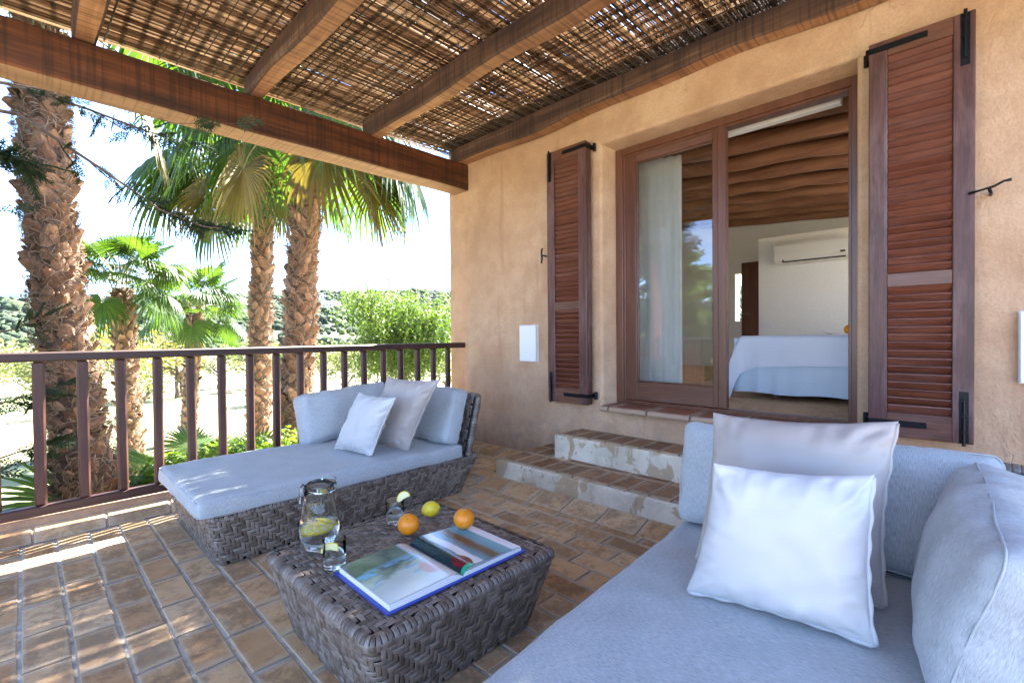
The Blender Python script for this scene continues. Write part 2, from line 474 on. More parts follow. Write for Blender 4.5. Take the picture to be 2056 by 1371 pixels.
M_FIBRE = g.out(g.bsdf(g.ramp(isl, [(.0, (.10, .06, .035)), (.5, (.22, .14, .085)), (1, (.36, .26, .17))]), .85))
g = G('palm_trunk')
n1 = g.noise(g.co((5, 5, 9)), 2, 6, .7)
M_TRUNK = g.out(g.bsdf(g.ramp(n1, [(.3, (.05, .03, .02)), (.7, (.19, .115, .07))]), .9, Normal=g.bump(n1, .8, .04)))

def m_glass(name, ior=1.45, col=(1, 1, 1)):
    g = G(name)
    return g.out(g.n('ShaderNodeBsdfGlass', {'Color': (*col, 1), 'Roughness': 0.0, 'IOR': ior}))
M_GLASS = m_glass('clear_glass', 1.25, (.985, .995, .99))
M_WATER = m_glass('clear_water', 1.33, (.985, .995, .99))
g = G('window_pane')
fr = g.n('ShaderNodeFresnel', {'IOR': 1.52}).outputs[0]
tr = g.n('ShaderNodeBsdfTransparent', {'Color': (.93, .95, .95, 1)})
gl = g.n('ShaderNodeBsdfGlossy', {'Color': (1, 1, 1, 1), 'Roughness': 0.0})
M_PANE = g.out(g.n('ShaderNodeMixShader', {0: g.math('MULTIPLY', fr, 1.35), 1: tr.outputs[0], 2: gl.outputs[0]}))

def m_peel(name, c0, c1):
    g = G(name)
    v = g.co()
    vo = g.n('ShaderNodeTexVoronoi', {'Vector': v, 'Scale': 420.0}).outputs[0]
    n1 = g.noise(v, 22, 3, .6)
    return g.out(g.bsdf(g.ramp(n1, [(.3, c0), (.7, c1)]), .36, **{'Normal': g.bump(vo, .25, .002), 'Subsurface Weight': .08, 'Subsurface Radius': (.01, .005, .002)}))
M_ORANGE = m_peel('orange_peel', (.72, .20, .006), (.82, .30, .012))
M_LEMON = m_peel('lemon_peel', (.74, .52, .02), (.84, .66, .05))
M_PULP = plain('lemon_pulp', (.80, .74, .38), .4, **{'Subsurface Weight': .2, 'Subsurface Radius': (.01, .01, .005)})
M_CALYX = plain('stalk_end', (.30, .24, .09), .8)
#PART2
# ================================================================== terrace floor
def in_view(x, y, z=0.0):
    d = Vector((x, y, z - 1.15)); w = d.dot(F)
    if w < .15: return False
    return abs(d.dot(RV) / w) < 1.10 and abs(d.dot(UV_) / w) < .75

slab = MB(); slab.box(-9, 3.3, -6, 3.787, -.4, -.0005, b=0)
FLOOR = slab.build('terrace_floor', M_GROUT); tag(FLOOR, kind='structure')
tiles = []
for i in range(-29, 22):
    x0 = .108 + .1385 * i
    for j in range(-22, 6):
        y0 = 2.765 + .285 * j + (.1425 if i % 2 else 0)
        y1 = min(y0 + .2765, 3.786)
        if y0 > 3.74 or y1 < -3.1 or x0 < -3.95 or x0 > 3.1: continue
        if x0 + .12 > 2.40 and y0 < 2.70 and x0 > 2.37: continue
        tiles.append((x0 + .006, x0 + .1325, y0, y1))
def tile_rank(t):
    cx_, cy_ = (t[0] + t[1]) / 2, (t[2] + t[3]) / 2
    hid = (.75 < cx_ < 2.2 and 2.72 < cy_ < 3.55) or (.74 < cx_ < 1.35 and 1.28 < cy_ < 1.9) or (.5 < cx_ < 2.2 and cy_ < .75)
    return (0 if (in_view(cx_, cy_) and not hid) else 100) + math.hypot(cx_, cy_)
tiles.sort(key=tile_rank)
tmesh = []
for k in range(4):
    m = MB(); m.box(-.0632, .0632, -.1382, .1382, -.02, 0.0, b=.0035)
    rr = random.Random(k)
    m.v = [(x + rr.uniform(-.0022, .0022), y + rr.uniform(-.0025, .0025), zz + (rr.uniform(-.0012, .0012) if zz > -.01 else 0)) for x, y, zz in m.v]
    tmesh.append(m.mesh('tile', M_TILE))
rest = MB()
for n_, t in enumerate(tiles):
    cx_, cy_ = (t[0] + t[1]) / 2, (t[2] + t[3]) / 2
    dz = R_.uniform(-.0015, .003); ry, rx = R_.uniform(-.012, .012), R_.uniform(-.006, .006)
    if n_ < 296 and tile_rank(t) < 100:
        o = link('tile', R_.choice(tmesh), FLOOR, (cx_, cy_, dz + .004), (rx, ry, R_.uniform(-.008, .008)))
        if t[3] - t[2] < .27: o.scale = (1, (t[3] - t[2]) / .278, 1)
    else:
        rest.box(*t, -.02, .004 + dz, b=.004)
tag(rest.build('tile', M_TILES, FLOOR), kind='stuff')

# raised edge below the railing, faced with sloping skirting tiles
kb = MB()
kb.add([(-4, 3.787, -.3), (-4, 4.06, -.3), (-4, 4.06, .13), (-4, 3.86, .13), (-4, 3.862, .088), (-4, 3.792, -.01),
        (3.3, 3.787, -.3), (3.3, 4.06, -.3), (3.3, 4.06, .13), (3.3, 3.86, .13), (3.3, 3.862, .088), (3.3, 3.792, -.01)],
       [(0, 1, 2, 3, 4, 5), (11, 10, 9, 8, 7, 6)] + [(i, i + 6, (i + 1) % 6 + 6, (i + 1) % 6) for i in range(6)])
KERB = kb.build('terrace_edge', M_PLASTER, recalc=True); tag(KERB, kind='structure')
def strip_tile(parent, p0, p1, up, L, gap, mat, start=0.0, th=.012, name='tile', jit=.002):
    """row of tiles from p0 to p1 whose depth vector is up"""
    p0, p1, up = Vector(p0), Vector(p1), Vector(up)
    d = (p1 - p0); tot = d.length; d.normalize(); n = d.cross(up).normalized()
    if n.z < 0: n = -n
    s = start
    while s < tot - .02:
        a, b = max(s, 0.0), min(s + L - gap, tot)
        if b - a > .03:
            w = up.length; u = up.normalized()
            m = MB(); m.box(0, b - a, 0, w, -th, 0, b=.003)
            o = m.build(name, mat, parent)
            o.matrix_local = Matrix.Translation(p0 + d * a + n * R_.uniform(.001, .001 + jit)) @ Matrix((d, u if (d.cross(u)).dot(n) > 0 else u, n)).transposed().to_4x4()
        s += L
strip_tile(KERB, (-3.9, 3.792, .002), (3.02, 3.792, .002), (0, .066, .080), .322, .012, M_TILE, start=.06)
# sloping skirting along the house wall and the steps (part of the floor)
wk = MB()
wk.add([(3.05, 2.70, -.01), (3.05, 3.787, -.01), (3.26, 3.787, .055), (3.26, 2.70, .055), (3.26, 2.70, -.01), (3.26, 3.787, -.01)], [(0, 1, 2, 3), (0, 3, 4), (1, 5, 2)])
wk.add([(2.415, -1, -.01), (2.395, 2.75, -.01), (2.58, 2.72, .05), (2.60, -1, .05), (2.60, -1, -.01), (2.58, 2.72, -.01)], [(0, 1, 2, 3), (0, 3, 4), (1, 5, 2)])
tag(wk.build('skirting_mortar', M_GROUT, FLOOR), kind='stuff')
strip_tile(FLOOR, (3.045, 2.72, .004), (3.045, 3.78, .004), (.19, 0, .062), .266, .01, M_TILE, start=-.01, name='skirting_tile')
strip_tile(FLOOR, (2.412, -.8, .004), (2.392, 2.755, .004), (.172, 0, .050), .272, .009, M_TILE, start=.02, name='skirting_tile')

# ================================================================== steps
STEPS = thing('steps', 'two stained whitewashed steps with terracotta treads leading up to the glass door', 'steps', (2.9, 1.2, 0))
def part(o, parent):
    o.parent = parent; o.matrix_parent_inverse = Matrix.Translation(parent.location).inverted(); return o
def riser_box(x0, x1, y0, y1, z0, z1, mat):
    m = MB(); m.box(x0, x1, y0, y1, z0, z1, b=.012); return m
part(riser_box(2.572, 3.255, -.9, 2.712, -.02, .176, 0).build('riser', M_RISER), STEPS)
part(riser_box(2.938, 3.255, -.9, 2.418, .15, .352, 0).build('riser', M_RISER), STEPS)
def tread(x0, x1, ys, z, extra=0):
    for a, b in zip(ys[:-1], ys[1:]):
        m = MB(); m.box(x0, x1, a + .004, b - .004, z - .012, z + .006, b=.003)
        m.v = [(p[0] + R_.uniform(-.002, .002), p[1] + R_.uniform(-.002, .002), p[2] + R_.uniform(-.0012, .0012)) for p in m.v]
        part(m.build('tile', M_STEPTILE), STEPS)
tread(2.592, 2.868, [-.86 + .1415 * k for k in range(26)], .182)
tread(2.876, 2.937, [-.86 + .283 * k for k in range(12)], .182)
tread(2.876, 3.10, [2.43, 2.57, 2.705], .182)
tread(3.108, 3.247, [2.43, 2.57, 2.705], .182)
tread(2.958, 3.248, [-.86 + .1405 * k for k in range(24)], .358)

# ================================================================== house
HOUSE = thing('house', 'ochre plastered house wall with glazed door and louvred shutters', 'house', (0, 0, 0))
bm = bmesh.new()
Y0, Y1, Z0, Z1 = -4.0, 4.12, -.6, 3.27
oy0, oy1, oz0, oz1 = .485, 2.165, .545, 2.668
iy0, iy1, iz1 = .503, 2.105, 2.632
def vv(p): return bm.verts.new(p)
fo = [vv((3.25, Y0, Z0)), vv((3.25, Y1, Z0)), vv((3.25, Y1, Z1)), vv((3.25, Y0, Z1))]
fi = [vv((3.25, oy0, oz0)), vv((3.25, oy1, oz0)), vv((3.25, oy1, oz1)), vv((3.25, oy0, oz1))]
bi = [vv((3.52, iy0, oz0)), vv((3.52, iy1, oz0)), vv((3.52, iy1, iz1)), vv((3.52, iy0, iz1))]
bo = [vv((3.62, Y0, Z0)), vv((3.62, Y1, Z0)), vv((3.62, Y1, Z1)), vv((3.62, Y0, Z1))]
bb = [vv((3.62, iy0, oz0)), vv((3.62, iy1, oz0)), vv((3.62, iy1, iz1)), vv((3.62, iy0, iz1))]
for k in range(4):
    l = (k + 1) % 4
    bm.faces.new((fo[k], fo[l], fi[l], fi[k])); bm.faces.new((fi[k], fi[l], bi[l], bi[k]))
    bm.faces.new((bi[k], bi[l], bb[l], bb[k])); bm.faces.new((bb[k], bb[l], bo[l], bo[k])); bm.faces.new((bo[k], bo[l], fo[l], fo[k]))
bmesh.ops.recalc_face_normals(bm, faces=bm.faces)
es = [e for e in bm.edges if set(e.verts) <= set(fi) or (set(e.verts) == {fo[1], fo[2]})]
bmesh.ops.bevel(bm, geom=es, offset=.022, segments=3, profile=.5, affect='EDGES')
me = bpy.data.meshes.new('wall'); bm.to_mesh(me); bm.free(); me.materials.append(M_PLASTER); me.materials.append(M_ROOM)
for q in me.polygons:
    if q.center.x > 3.55: q.material_index = 1
link('wall', me, HOUSE)
# room shell
sh = MB()
sh.box(3.62, 8.3, -3, 3.95, .45, .592, b=0)
link('room_floor', sh.mesh('room_floor', M_TILES), HOUSE)
m = MB()
m.box(3.62, 6.35, 3.9, 4.1, .592, 3.26, b=0); m.box(7.55, 8.3, 3.9, 4.1, .592, 3.26, b=0); m.box(6.35, 7.55, 3.9, 4.1, 2.66, 3.26, b=0)
m.box(8.1, 8.3, -3, 2.735, .592, 3.26, b=0); m.box(8.1, 8.3, 2.83, 3.9, .592, 3.26, b=0); m.box(8.1, 8.3, 2.735, 2.83, .592, 1.34, b=0); m.box(8.1, 8.3, 2.735, 2.83, 2.1, 3.26, b=0)
m.box(3.62, 3.75, -3.2, -3.0, .592, 3.26, b=0); m.box(6.75, 8.3, -3.2, -3.0, .592, 3.26, b=0); m.box(3.75, 6.75, -3.2, -3.0, 2.65, 3.26, b=0)  # wide gap is an unseen opening added to let daylight in
m.build('room_wall', M_ROOM, HOUSE)
m = MB(); m.box(6.83, 6.93, -3, 2.09, .592, 2.39, b=.004); m.build('partition', M_ROOM, HOUSE)
m = MB(); m.box(3.60, 3.66, .62, 1.40, 2.585, 2.64, b=.004); m.build('lintel_strip', M_WHITEP, HOUSE)
# sloped timber ceiling, rising towards +Y
def cz(y): return 2.70 + .08 * (y - .75)
m = MB()
LIGHT_HOLE = (4.8, 8.0, -2.8, .30)     # unseen roof opening, added to let sun brighten the bedroom
for (xa, xb, ya, yb) in ((3.55, LIGHT_HOLE[0], -3.1, 4.0), (LIGHT_HOLE[1], 8.35, -3.1, 4.0), (LIGHT_HOLE[0], LIGHT_HOLE[1], -3.1, LIGHT_HOLE[2]), (LIGHT_HOLE[0], LIGHT_HOLE[1], LIGHT_HOLE[3], 4.0)):
    m.add([(xa, ya, cz(ya) + .12), (xb, ya, cz(ya) + .12), (xb, yb, cz(yb) + .12), (xa, yb, cz(yb) + .12), (xa, ya, 3.26), (xb, ya, 3.26), (xb, yb, 3.26), (xa, yb, 3.26)],
          [(3, 2, 1, 0), (4, 5, 6, 7), (0, 1, 5, 4), (1, 2, 6, 5), (2, 3, 7, 6), (3, 0, 4, 7)])
m.build('ceiling', M_CEILD, HOUSE)
x = 3.95
while x < 8.1:
    pts = []; rad = []
    for k in range(15):
        y = (-3 if x < LIGHT_HOLE[0] else LIGHT_HOLE[3] + .03) + (6.9 if x < LIGHT_HOLE[0] else 3.9 - LIGHT_HOLE[3] - .03) * k / 14
        pts.append((x + R_.uniform(-.012, .012), y, cz(y) + .055 + R_.uniform(-.012, .012))); rad.append(.075 + R_.uniform(-.008, .008))
    m = MB(); m.tube(pts, rad, 10); m.build('ceiling_beam', M_CEILW, HOUSE, smooth=True)
    x += .50
m = MB(); m.box(3.25, LIGHT_HOLE[0], -4, 4.12, 3.28, 3.40, b=0); m.box(LIGHT_HOLE[1], 8.35, -4, 4.12, 3.28, 3.40, b=0); m.box(LIGHT_HOLE[0], LIGHT_HOLE[1], -4, LIGHT_HOLE[2], 3.28, 3.40, b=0); m.box(LIGHT_HOLE[0], LIGHT_HOLE[1], LIGHT_HOLE[3], 4.12, 3.28, 3.40, b=0)
m.build('roof', M_PLASTER, HOUSE)
bx('added_roof_window', (LIGHT_HOLE[0] - .05, LIGHT_HOLE[1] + .05, LIGHT_HOLE[2] - .05, LIGHT_HOLE[3] + .05, 3.405, 3.413), M_PANE, HOUSE, bev=0)
# door sill: glazed terracotta with round nosing, grout gaps between
sl = MB(); sl.box(3.155, 3.425, .32, 2.11, .545, .574, b=0); sl.build('sill_mortar', M_GROUT, HOUSE)
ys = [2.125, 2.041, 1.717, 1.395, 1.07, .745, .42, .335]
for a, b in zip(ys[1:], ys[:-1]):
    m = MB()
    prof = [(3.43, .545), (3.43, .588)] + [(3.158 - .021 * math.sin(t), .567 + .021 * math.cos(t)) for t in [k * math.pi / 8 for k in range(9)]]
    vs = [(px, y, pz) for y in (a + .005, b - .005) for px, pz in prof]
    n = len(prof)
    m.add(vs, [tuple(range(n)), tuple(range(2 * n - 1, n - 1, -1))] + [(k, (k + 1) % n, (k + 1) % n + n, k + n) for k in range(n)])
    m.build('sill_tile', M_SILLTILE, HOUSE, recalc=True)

# door frame and leaves
fr = MB()
for d, w in ((0, .036), (.018, .052)):
    xx = 3.40 + d
    fr.box(xx, 3.50, 2.10 - w, 2.125, .59, 2.64, b=.004); fr.box(xx, 3.50, .49, .50 + w, .59, 2.64, b=.004)
    fr.box(xx + .001, 3.499, .50 + w - .002, 2.10 - w + .002, 2.622 - w, 2.64, b=.004)
    fr.box(xx + .001, 3.499, .50, 2.10, .588, .604 + d * .6, b=.004)
fr.build('door_frame', M_DOOR, HOUSE)
def leaf(parent, W, Hh, glass=True):
    s = MB()
    s.box(0, .052, 0, .092, 0, Hh, b=.004); s.box(0, .052, W - .092, W, 0, Hh, b=.004)
    r = ((.001, .051, .0905, W - .0905, 0, .148), (.001, .051, .0905, W - .0905, Hh - .092, Hh))
    b_ = MB()
    for (y0, y1, z0, z1) in ((.092, .10, .148, Hh - .092), (W - .10, W - .092, .148, Hh - .092), (.10, W - .10, .148, .156), (.10, W - .10, Hh - .10, Hh - .092)):
        b_.box(.012, .04, y0, y1, z0, z1, b=.003)
    return s, r, b_
s, r, b_ = leaf(None, .79, 1.985)
d1 = s.build('door', M_DOOR, HOUSE, loc=(3.425, 1.258, .618))
[bx('rail', q, M_DOORH, d1) for q in r]; b_.build('glazing_bead', M_DOORH, d1)
bx('pane', (.024, .030, .097, .693, .152, 1.888), M_PANE, d1, bev=0)
bx('meeting_strip', (-.016, .0, .0, .052, .0, 1.985), M_DOOR, d1, bev=.006)
s, r, b_ = leaf(None, .79, 1.985)
d2 = s.build('door', M_DOOR, HOUSE, loc=(3.505, .527, .618), rot=(0, 0, math.radians(-83.5)))
[bx('rail', q, M_DOORH, d2) for q in r]; b_.build('glazing_bead', M_DOORH, d2)
bx('pane', (.024, .030, .097, .693, .152, 1.888), M_PANE, d2, bev=0)
h = MB(); h.box(-.008, 0, .715, .745, .86, 1.08, b=.002); h.tube([(0, .73, .99), (-.055, .73, .99), (-.055, .60, .99)], .009, 8)
h.box(.052, .06, .715, .745, .86, 1.08, b=.002); h.tube([(.052, .73, .99), (.105, .73, .99), (.105, .60, .99)], .009, 8)
h.build('handle', M_STEEL, d2, smooth=False)

# louvred shutters: each a folded pair of leaves, leaf faces towards the terrace
def slat_mesh(w):
    m = MB(); m.box(-.0045, .0045, -w / 2, w / 2, -.024, .024, b=.003, M=Matrix.Rotation(math.radians(-33), 4, 'Y'))
    return m.mesh('slat', M_SLAT)
SLM = slat_mesh(.30)
def shutter(y_hinge, sgn, z0, z1, label):
    """y_hinge edge beside the door, leaf extends to +sgn Y, front face at x=3.135"""
    W = .405
    def Yr(a, b): return (y_hinge + sgn * a, y_hinge + sgn * b) if sgn > 0 else (y_hinge + sgn * b, y_hinge + sgn * a)
    for lay, (xa, xb) in enumerate(((3.135, 3.173), (3.179, 3.217))):
        m = MB()
        off = 0 if lay == 0 else .004
        m.box(xa, xb, *Yr(0 + off, .078), z0, z1, b=.004); m.box(xa, xb, *Yr(W - .078, W - off), z0, z1, b=.004)
        sh_ = m.build('shutter', M_SHUT, HOUSE)
        if lay == 0: tag(sh_, label)
        r = MB()
        zt = z1 - .085; zb = z0 + .125; zm0 = z0 + .77; zm1 = z0 + .84
        for (a, b) in ((z0, zb), (zm0, zm1), (zt, z1)): bx('rail', (xa + .001, xb - .001, *Yr(.077, W - .077), a, b), M_DOORH, sh_, bev=.003)
        if lay == 0:
            bk = MB(); bk.box(xb - .004, xb - .002, *Yr(.077, W - .077), zb, zt, b=0); bk.build('back_board', M_SLAT, sh_)
            yc = y_hinge + sgn * W / 2
            for (a, b) in ((zb, zm0), (zm1, zt)):
                n = round((b - a) / .0395)
                for k in range(n):
                    z_ = a + (k + .5) * (b - a) / n
                    link('slat', SLM, sh_, (xa + .0205, yc, z_ + R_.uniform(-.0012, .0012)), (R_.uniform(-.009, .009), R_.uniform(-.06, .06), 0), (1, (W - .156) / .30 * 1.0, 1))
            hz = [(z1 - .055, z1 - .025), (z0 + .055, z0 + .085)]
            for (a, b) in hz:
                h = MB(); h.box(xa - .005, xa - .0005, *Yr(.0, .235), a, b, b=.0015)
                h.box(xa - .005, 3.262, *Yr(-.012, -.001), a, b, b=.0015); h.box(xa - .005, xa + .0, *Yr(-.012, .004), a, b, b=.001)
                h.tube([(3.225, y_hinge - sgn * .022, a - .015), (3.225, y_hinge - sgn * .022, b + .015)], .013, 10)
                for q in (.05, .12, .2): h.tube([(xa - .008, y_hinge + sgn * q, (a + b) / 2), (xa - .004, y_hinge + sgn * q, (a + b) / 2)], .006, 8)
                h.build('hinge_strap', M_IRON, sh_)
            for (a, b) in ((z1 - .25, z1 - .005), (z0 + .002, z0 + .25)):
                h = MB(); h.box(xa - .004, xa - .0005, *Yr(W - .052, W - .018), a, b, b=.0015)
                h.tube([(xa - .012, y_hinge + sgn * (W - .035), a - (.01 if a < 1 else -.03)), (xa - .012, y_hinge + sgn * (W - .035), b + (.012 if a > 1 else -.03))], .007, 8)
                for q in (.2, .5, .8): h.box(xa - .018, xa - .002, *Yr(W - .046, W - .024), a + (b - a) * q, a + (b - a) * q + .018, b=.002)
                h.build('bolt', M_IRON, sh_)
shutter(2.232, 1, .582, 2.688, 'louvred mahogany shutter folded beside the white box')
shutter(.418, -1, .608, 2.655, 'louvred mahogany shutter folded beside the wall hook')
for (y, z_, s) in ((-.005, 1.80, -1), (2.655, 1.83, 1)):
    h = MB(); pts = [(3.25, y + s * .035, z_), (3.20, y + s * .035, z_), (3.13, y + s * .03, z_)]
    h.tube(pts, .007, 8)
    if s < 0:
        h.tube([(3.128, y + .04, z_ - .004), (3.124, y + .0, z_ + .002), (3.126, y - .045, z_ + .012), (3.124, y - .075, z_ + .028), (3.124, y - .1, z_ + .030)], [.011, .008, .010, .008, .012], 8, squash=.6)
    else:
        h.tube([(3.128, y + .03, z_ + .06), (3.124, y + .036, z_ + .02), (3.126, y + .03, z_ - .02), (3.124, y + .036, z_ - .07)], [.010, .008, .010, .008], 8, squash=.6)
    h.build('shutter_hook', M_IRON, HOUSE, smooth=True)

# white covers on the wall
def cover(name, y0, y1, label):
    t = thing(name, label, 'box', (3.25, (y0 + y1) / 2, 1.07), 0, 'white box covers on the wall')
    w = (y1 - y0) / 2
    bx('lid', (-.036, -.008, -w, w, -.165, .165), M_WHITEP, t, bev=.004)
    bx('base', (-.0075, .002, -w - .004, w + .004, -.169, .169), M_WHITEP, t, bev=.002)
cover('wall_cover', 2.846, 3.048, 'white rectangular cover on the wall between railing and left shutter')
cover('wall_cover', -.34, -.137, 'white cover on the wall right of the large shutter, cut by the frame')

# ------------------------------------------------------------------ pergola
PERG = thing('pergola', 'timber pergola with big dark beams and a split reed roof', 'pergola', (0, 0, 0))
def timber(name, axis, a0, a1, c0, c1, z0, z1, mat, seed, wob=.006, n=26, r=.014, under=0.0):
    rr = random.Random(seed); ph = [rr.uniform(0, 6.28) for _ in range(6)]
    m = MB(); vs = []; fs = []
    for i in range(n):
        t = i / (n - 1); a = a0 + (a1 - a0) * t
        def w(k, f): return wob * (math.sin(a * f + ph[k]) + .5 * math.sin(a * f * 2.7 + ph[(k + 2) % 6]))
        x0, x1 = c0 + w(0, 1.9), c1 + w(1, 2.3); b0, b1 = z0 + w(2, 2.1) * (1 + under), z1 + w(3, 1.4) * .5
        ring = []
        for (sx, sz) in ((0, 0), (1, 0), (1, 1), (0, 1)):
            px = x1 if sx else x0; pz = b1 if sz else b0
            dx = -r if sx else r; dz = -r if sz else r
            p, q = (px + dx, pz), (px, pz + dz)
            ring += ([q, p] if (sx, sz) in ((0, 0), (1, 1)) else [p, q])
        for (p, q) in ring: vs.append((a, p, q) if axis == 0 else (p, a, q))
        if i:
            for k in range(8):
                k2 = (k + 1) % 8; fs.append(((i - 1) * 8 + k, (i - 1) * 8 + k2, i * 8 + k2, i * 8 + k))
    fs.append(tuple(range(8))); fs.append(tuple((n - 1) * 8 + k for k in range(8)))
    m.add(vs, fs); o = m.build(name, [mat, M_BEAM_LIT if axis == 0 else M_RAFT_LIT], PERG, recalc=True)
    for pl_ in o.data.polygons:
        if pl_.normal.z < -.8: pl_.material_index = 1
    return o
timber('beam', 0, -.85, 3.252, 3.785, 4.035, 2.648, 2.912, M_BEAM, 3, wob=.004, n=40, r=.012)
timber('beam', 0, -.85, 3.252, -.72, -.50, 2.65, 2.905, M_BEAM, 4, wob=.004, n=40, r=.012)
bx('post', (-.80, -.62, 3.82, 4.00, .132, 2.652), M_POST, PERG, bev=.012); bx('post', (-.80, -.62, -.70, -.52, .0, 2.655), M_POST, PERG, bev=.012)
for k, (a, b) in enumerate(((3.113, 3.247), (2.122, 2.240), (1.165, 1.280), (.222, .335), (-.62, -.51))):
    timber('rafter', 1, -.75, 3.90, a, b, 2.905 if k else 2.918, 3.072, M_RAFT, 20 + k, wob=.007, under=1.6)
# reeds: two layers, tied, each a thin tapered cane with small irregularities
def reed_layer(name, y0, y1, x0, x1, z, pitch, r0, seed, jit):
    """one mat of canes side by side along X"""
    rng = np.random.default_rng(seed)
    segs = 7; nn = 5
    base = []
    n = int((y1 - y0) / pitch)
    for k in range(n):
        y = y0 + k * pitch
        x = x0 + rng.uniform(-.12, 0)
        while x < x1:
            L = rng.uniform(1.3, 2.6)
            base.append((y + rng.normal(0, jit), x, min(L, x1 + .02 - x), r0 * rng.uniform(.86, 1.12), rng.normal(0, jit)))
            x += L * rng.uniform(.95, 1.0)
    base = [b for b in base if b[2] > .1]
    N = len(base); B = np.array(base)
    t = np.linspace(0, 1, segs)
    xs = B[:, 1:2] + B[:, 2:3] * t
    yy = B[:, 0:1] + rng.normal(0, jit, (N, segs)) + B[:, 4:5] * t
    zz = z + rng.normal(0, .0015, (N, segs)) + rng.normal(0, .0025, (N, 1))
    rad = B[:, 3:4] * (1.05 - .14 * t) * np.ones((N, segs))
    ang = 2 * np.pi * np.arange(nn) / nn
    V = np.stack([np.repeat(xs[:, :, None], nn, 2), yy[:, :, None] + rad[:, :, None] * np.cos(ang), zz[:, :, None] + rad[:, :, None] * np.sin(ang)], -1)
    idx = np.arange(N * segs * nn).reshape(N, segs, nn)
    a = idx[:, :-1, :]; b_ = np.roll(a, -1, 2); c = idx[:, 1:, :]; d = np.roll(c, -1, 2)
    Q = np.stack([a, b_, d, c], -1).reshape(-1, 4)
    o = link(name, npmesh(name, V, Q, M_REED, smooth=True), PERG); tag(o, kind='stuff')
# upper canes lie over the gaps of the lower ones: sun stays out, slanting views see slivers of sky
reed_layer('reeds', -.6, 4.10, -.55, 3.22, 3.083, .0150, .0054, 5, .0010)
reed_layer('reeds', -.6 + .0075 + .0096, 4.07, -.55, 3.22, 3.124, .0150, .0062, 9, .0010)
rods = MB()
x = -.5
while x < 3.15:
    pts = [(x + R_.uniform(-.012, .012), -.55 + 4.6 * k / 10, 3.102 + R_.uniform(-.002, .002)) for k in range(11)]
    rods.tube(pts, R_.uniform(.009, .015), 6)
    if R_.random() < .8:
        rods.tube([(p_[0] + .03, p_[1], 3.0755 + R_.uniform(-.0015, .0015)) for p_ in pts], R_.uniform(.003, .0055), 5)  # dark rods under the mat stand in for shadow bands
    x += R_.uniform(.085, .125)
tag(rods.build('tie_canes_and_shade_rods', M_ROD, PERG, smooth=True), kind='stuff')

# ------------------------------------------------------------------ railing
RAIL = thing('railing', 'dark brown wooden railing with square balusters along the terrace edge', 'railing', (0, 3.83, .13))
def wavy_bar(name, mat, x0, x1, y0, y1, z0, z1, b):
    m = MB(); m.box(x0, x1, y0, y1, z0, z1, b=b); return part(m.build(name, mat), RAIL)
wavy_bar('top_rail', M_RAIL, -2.6, 3.20, 3.796, 3.868, 1.022, 1.076, .008)
wavy_bar('bottom_rail', M_RAIL, -2.6, 3.252, 3.803, 3.857, .146, .202, .006)
pm = MB(); pm.box(-.0265, .0265, -.020, .020, 0, .822, b=.010)
pmesh = pm.mesh('baluster', M_POST)
for i in range(-13, 17):
    o = link('baluster', pmesh, None, (.057 + .1833 * i + R_.uniform(-.003, .003), 3.83, .201), (0, R_.uniform(-.006, .006), R_.uniform(-.03, .03)))
    part(o, RAIL)
# ================================================================== wicker
def weave_floats(nu, nv, pu, pv, wrap, rng, vmin=0, h0=.0036, trim_v=True):
    """list of (axis, start u, start v) strands of a 2/2 twill, returned as arrays of u,v,h grids"""
    NA, NC = 6, 7
    ta = np.linspace(0, 1, NA); tc = np.linspace(-1, 1, NC)
    rib = np.array([-1.0, .5, -.25, .7, -.25, .5, -1.0]) * .0024
    arch = h0 * (1 - (2 * ta - 1) ** 4 * 1.55)
    us, vs, hs = [], [], []
    ii, jj = np.meshgrid(np.arange(nu), np.arange(nv), indexing='ij')
    s = (ii + jj) % 4
    we = np.stack([ii[s == 0], jj[s == 0]], 1); wa = np.stack([ii[s == 2], jj[s == 2]], 1)
    for kind, A in (('u', we), ('v', wa)):
        n = len(A)
        if kind == 'u':
            a0 = (A[:, 0] - .32) * pu; a1 = (A[:, 0] + 2.32) * pu; c = (A[:, 1] + .5) * pv; hw = .42 * pv
            if not wrap: a0 = np.clip(a0, 0, nu * pu); a1 = np.clip(a1, 0, nu * pu)
        else:
            a0 = (A[:, 1] - .32) * pv; a1 = (A[:, 1] + 2.32) * pv; c = (A[:, 0] + .5) * pu; hw = .42 * pu
            a0 = np.clip(a0, 0, nv * pv); a1 = np.clip(a1, 0, nv * pv)
        a = a0[:, None] + (a1 - a0)[:, None] * ta
        cc = c[:, None] + rng.normal(0, .0006, n)[:, None] + hw * tc
        U = np.broadcast_to(a[:, :, None], (n, NA, NC)); Vv = np.broadcast_to(cc[:, None, :], (n, NA, NC))
        Hh = arch[None, :, None] + rib[None, None, :] + rng.normal(0, .0003, n)[:, None, None]
        if kind == 'v': U, Vv = Vv, U
        us.append(U); vs.append(Vv); hs.append(np.broadcast_to(Hh, (n, NA, NC)))
    return np.concatenate(us), np.concatenate(vs), np.concatenate(hs)

def grids_to_mesh(name, P, mat):
    n, a, c, _ = P.shape
    idx = np.arange(n * a * c).reshape(n, a, c)
    Q = np.stack([idx[:, :-1, :-1], idx[:, 1:, :-1], idx[:, 1:, 1:], idx[:, :-1, 1:]], -1).reshape(-1, 4)
    return npmesh(name, P.reshape(-1, 3), Q, mat, smooth=True)

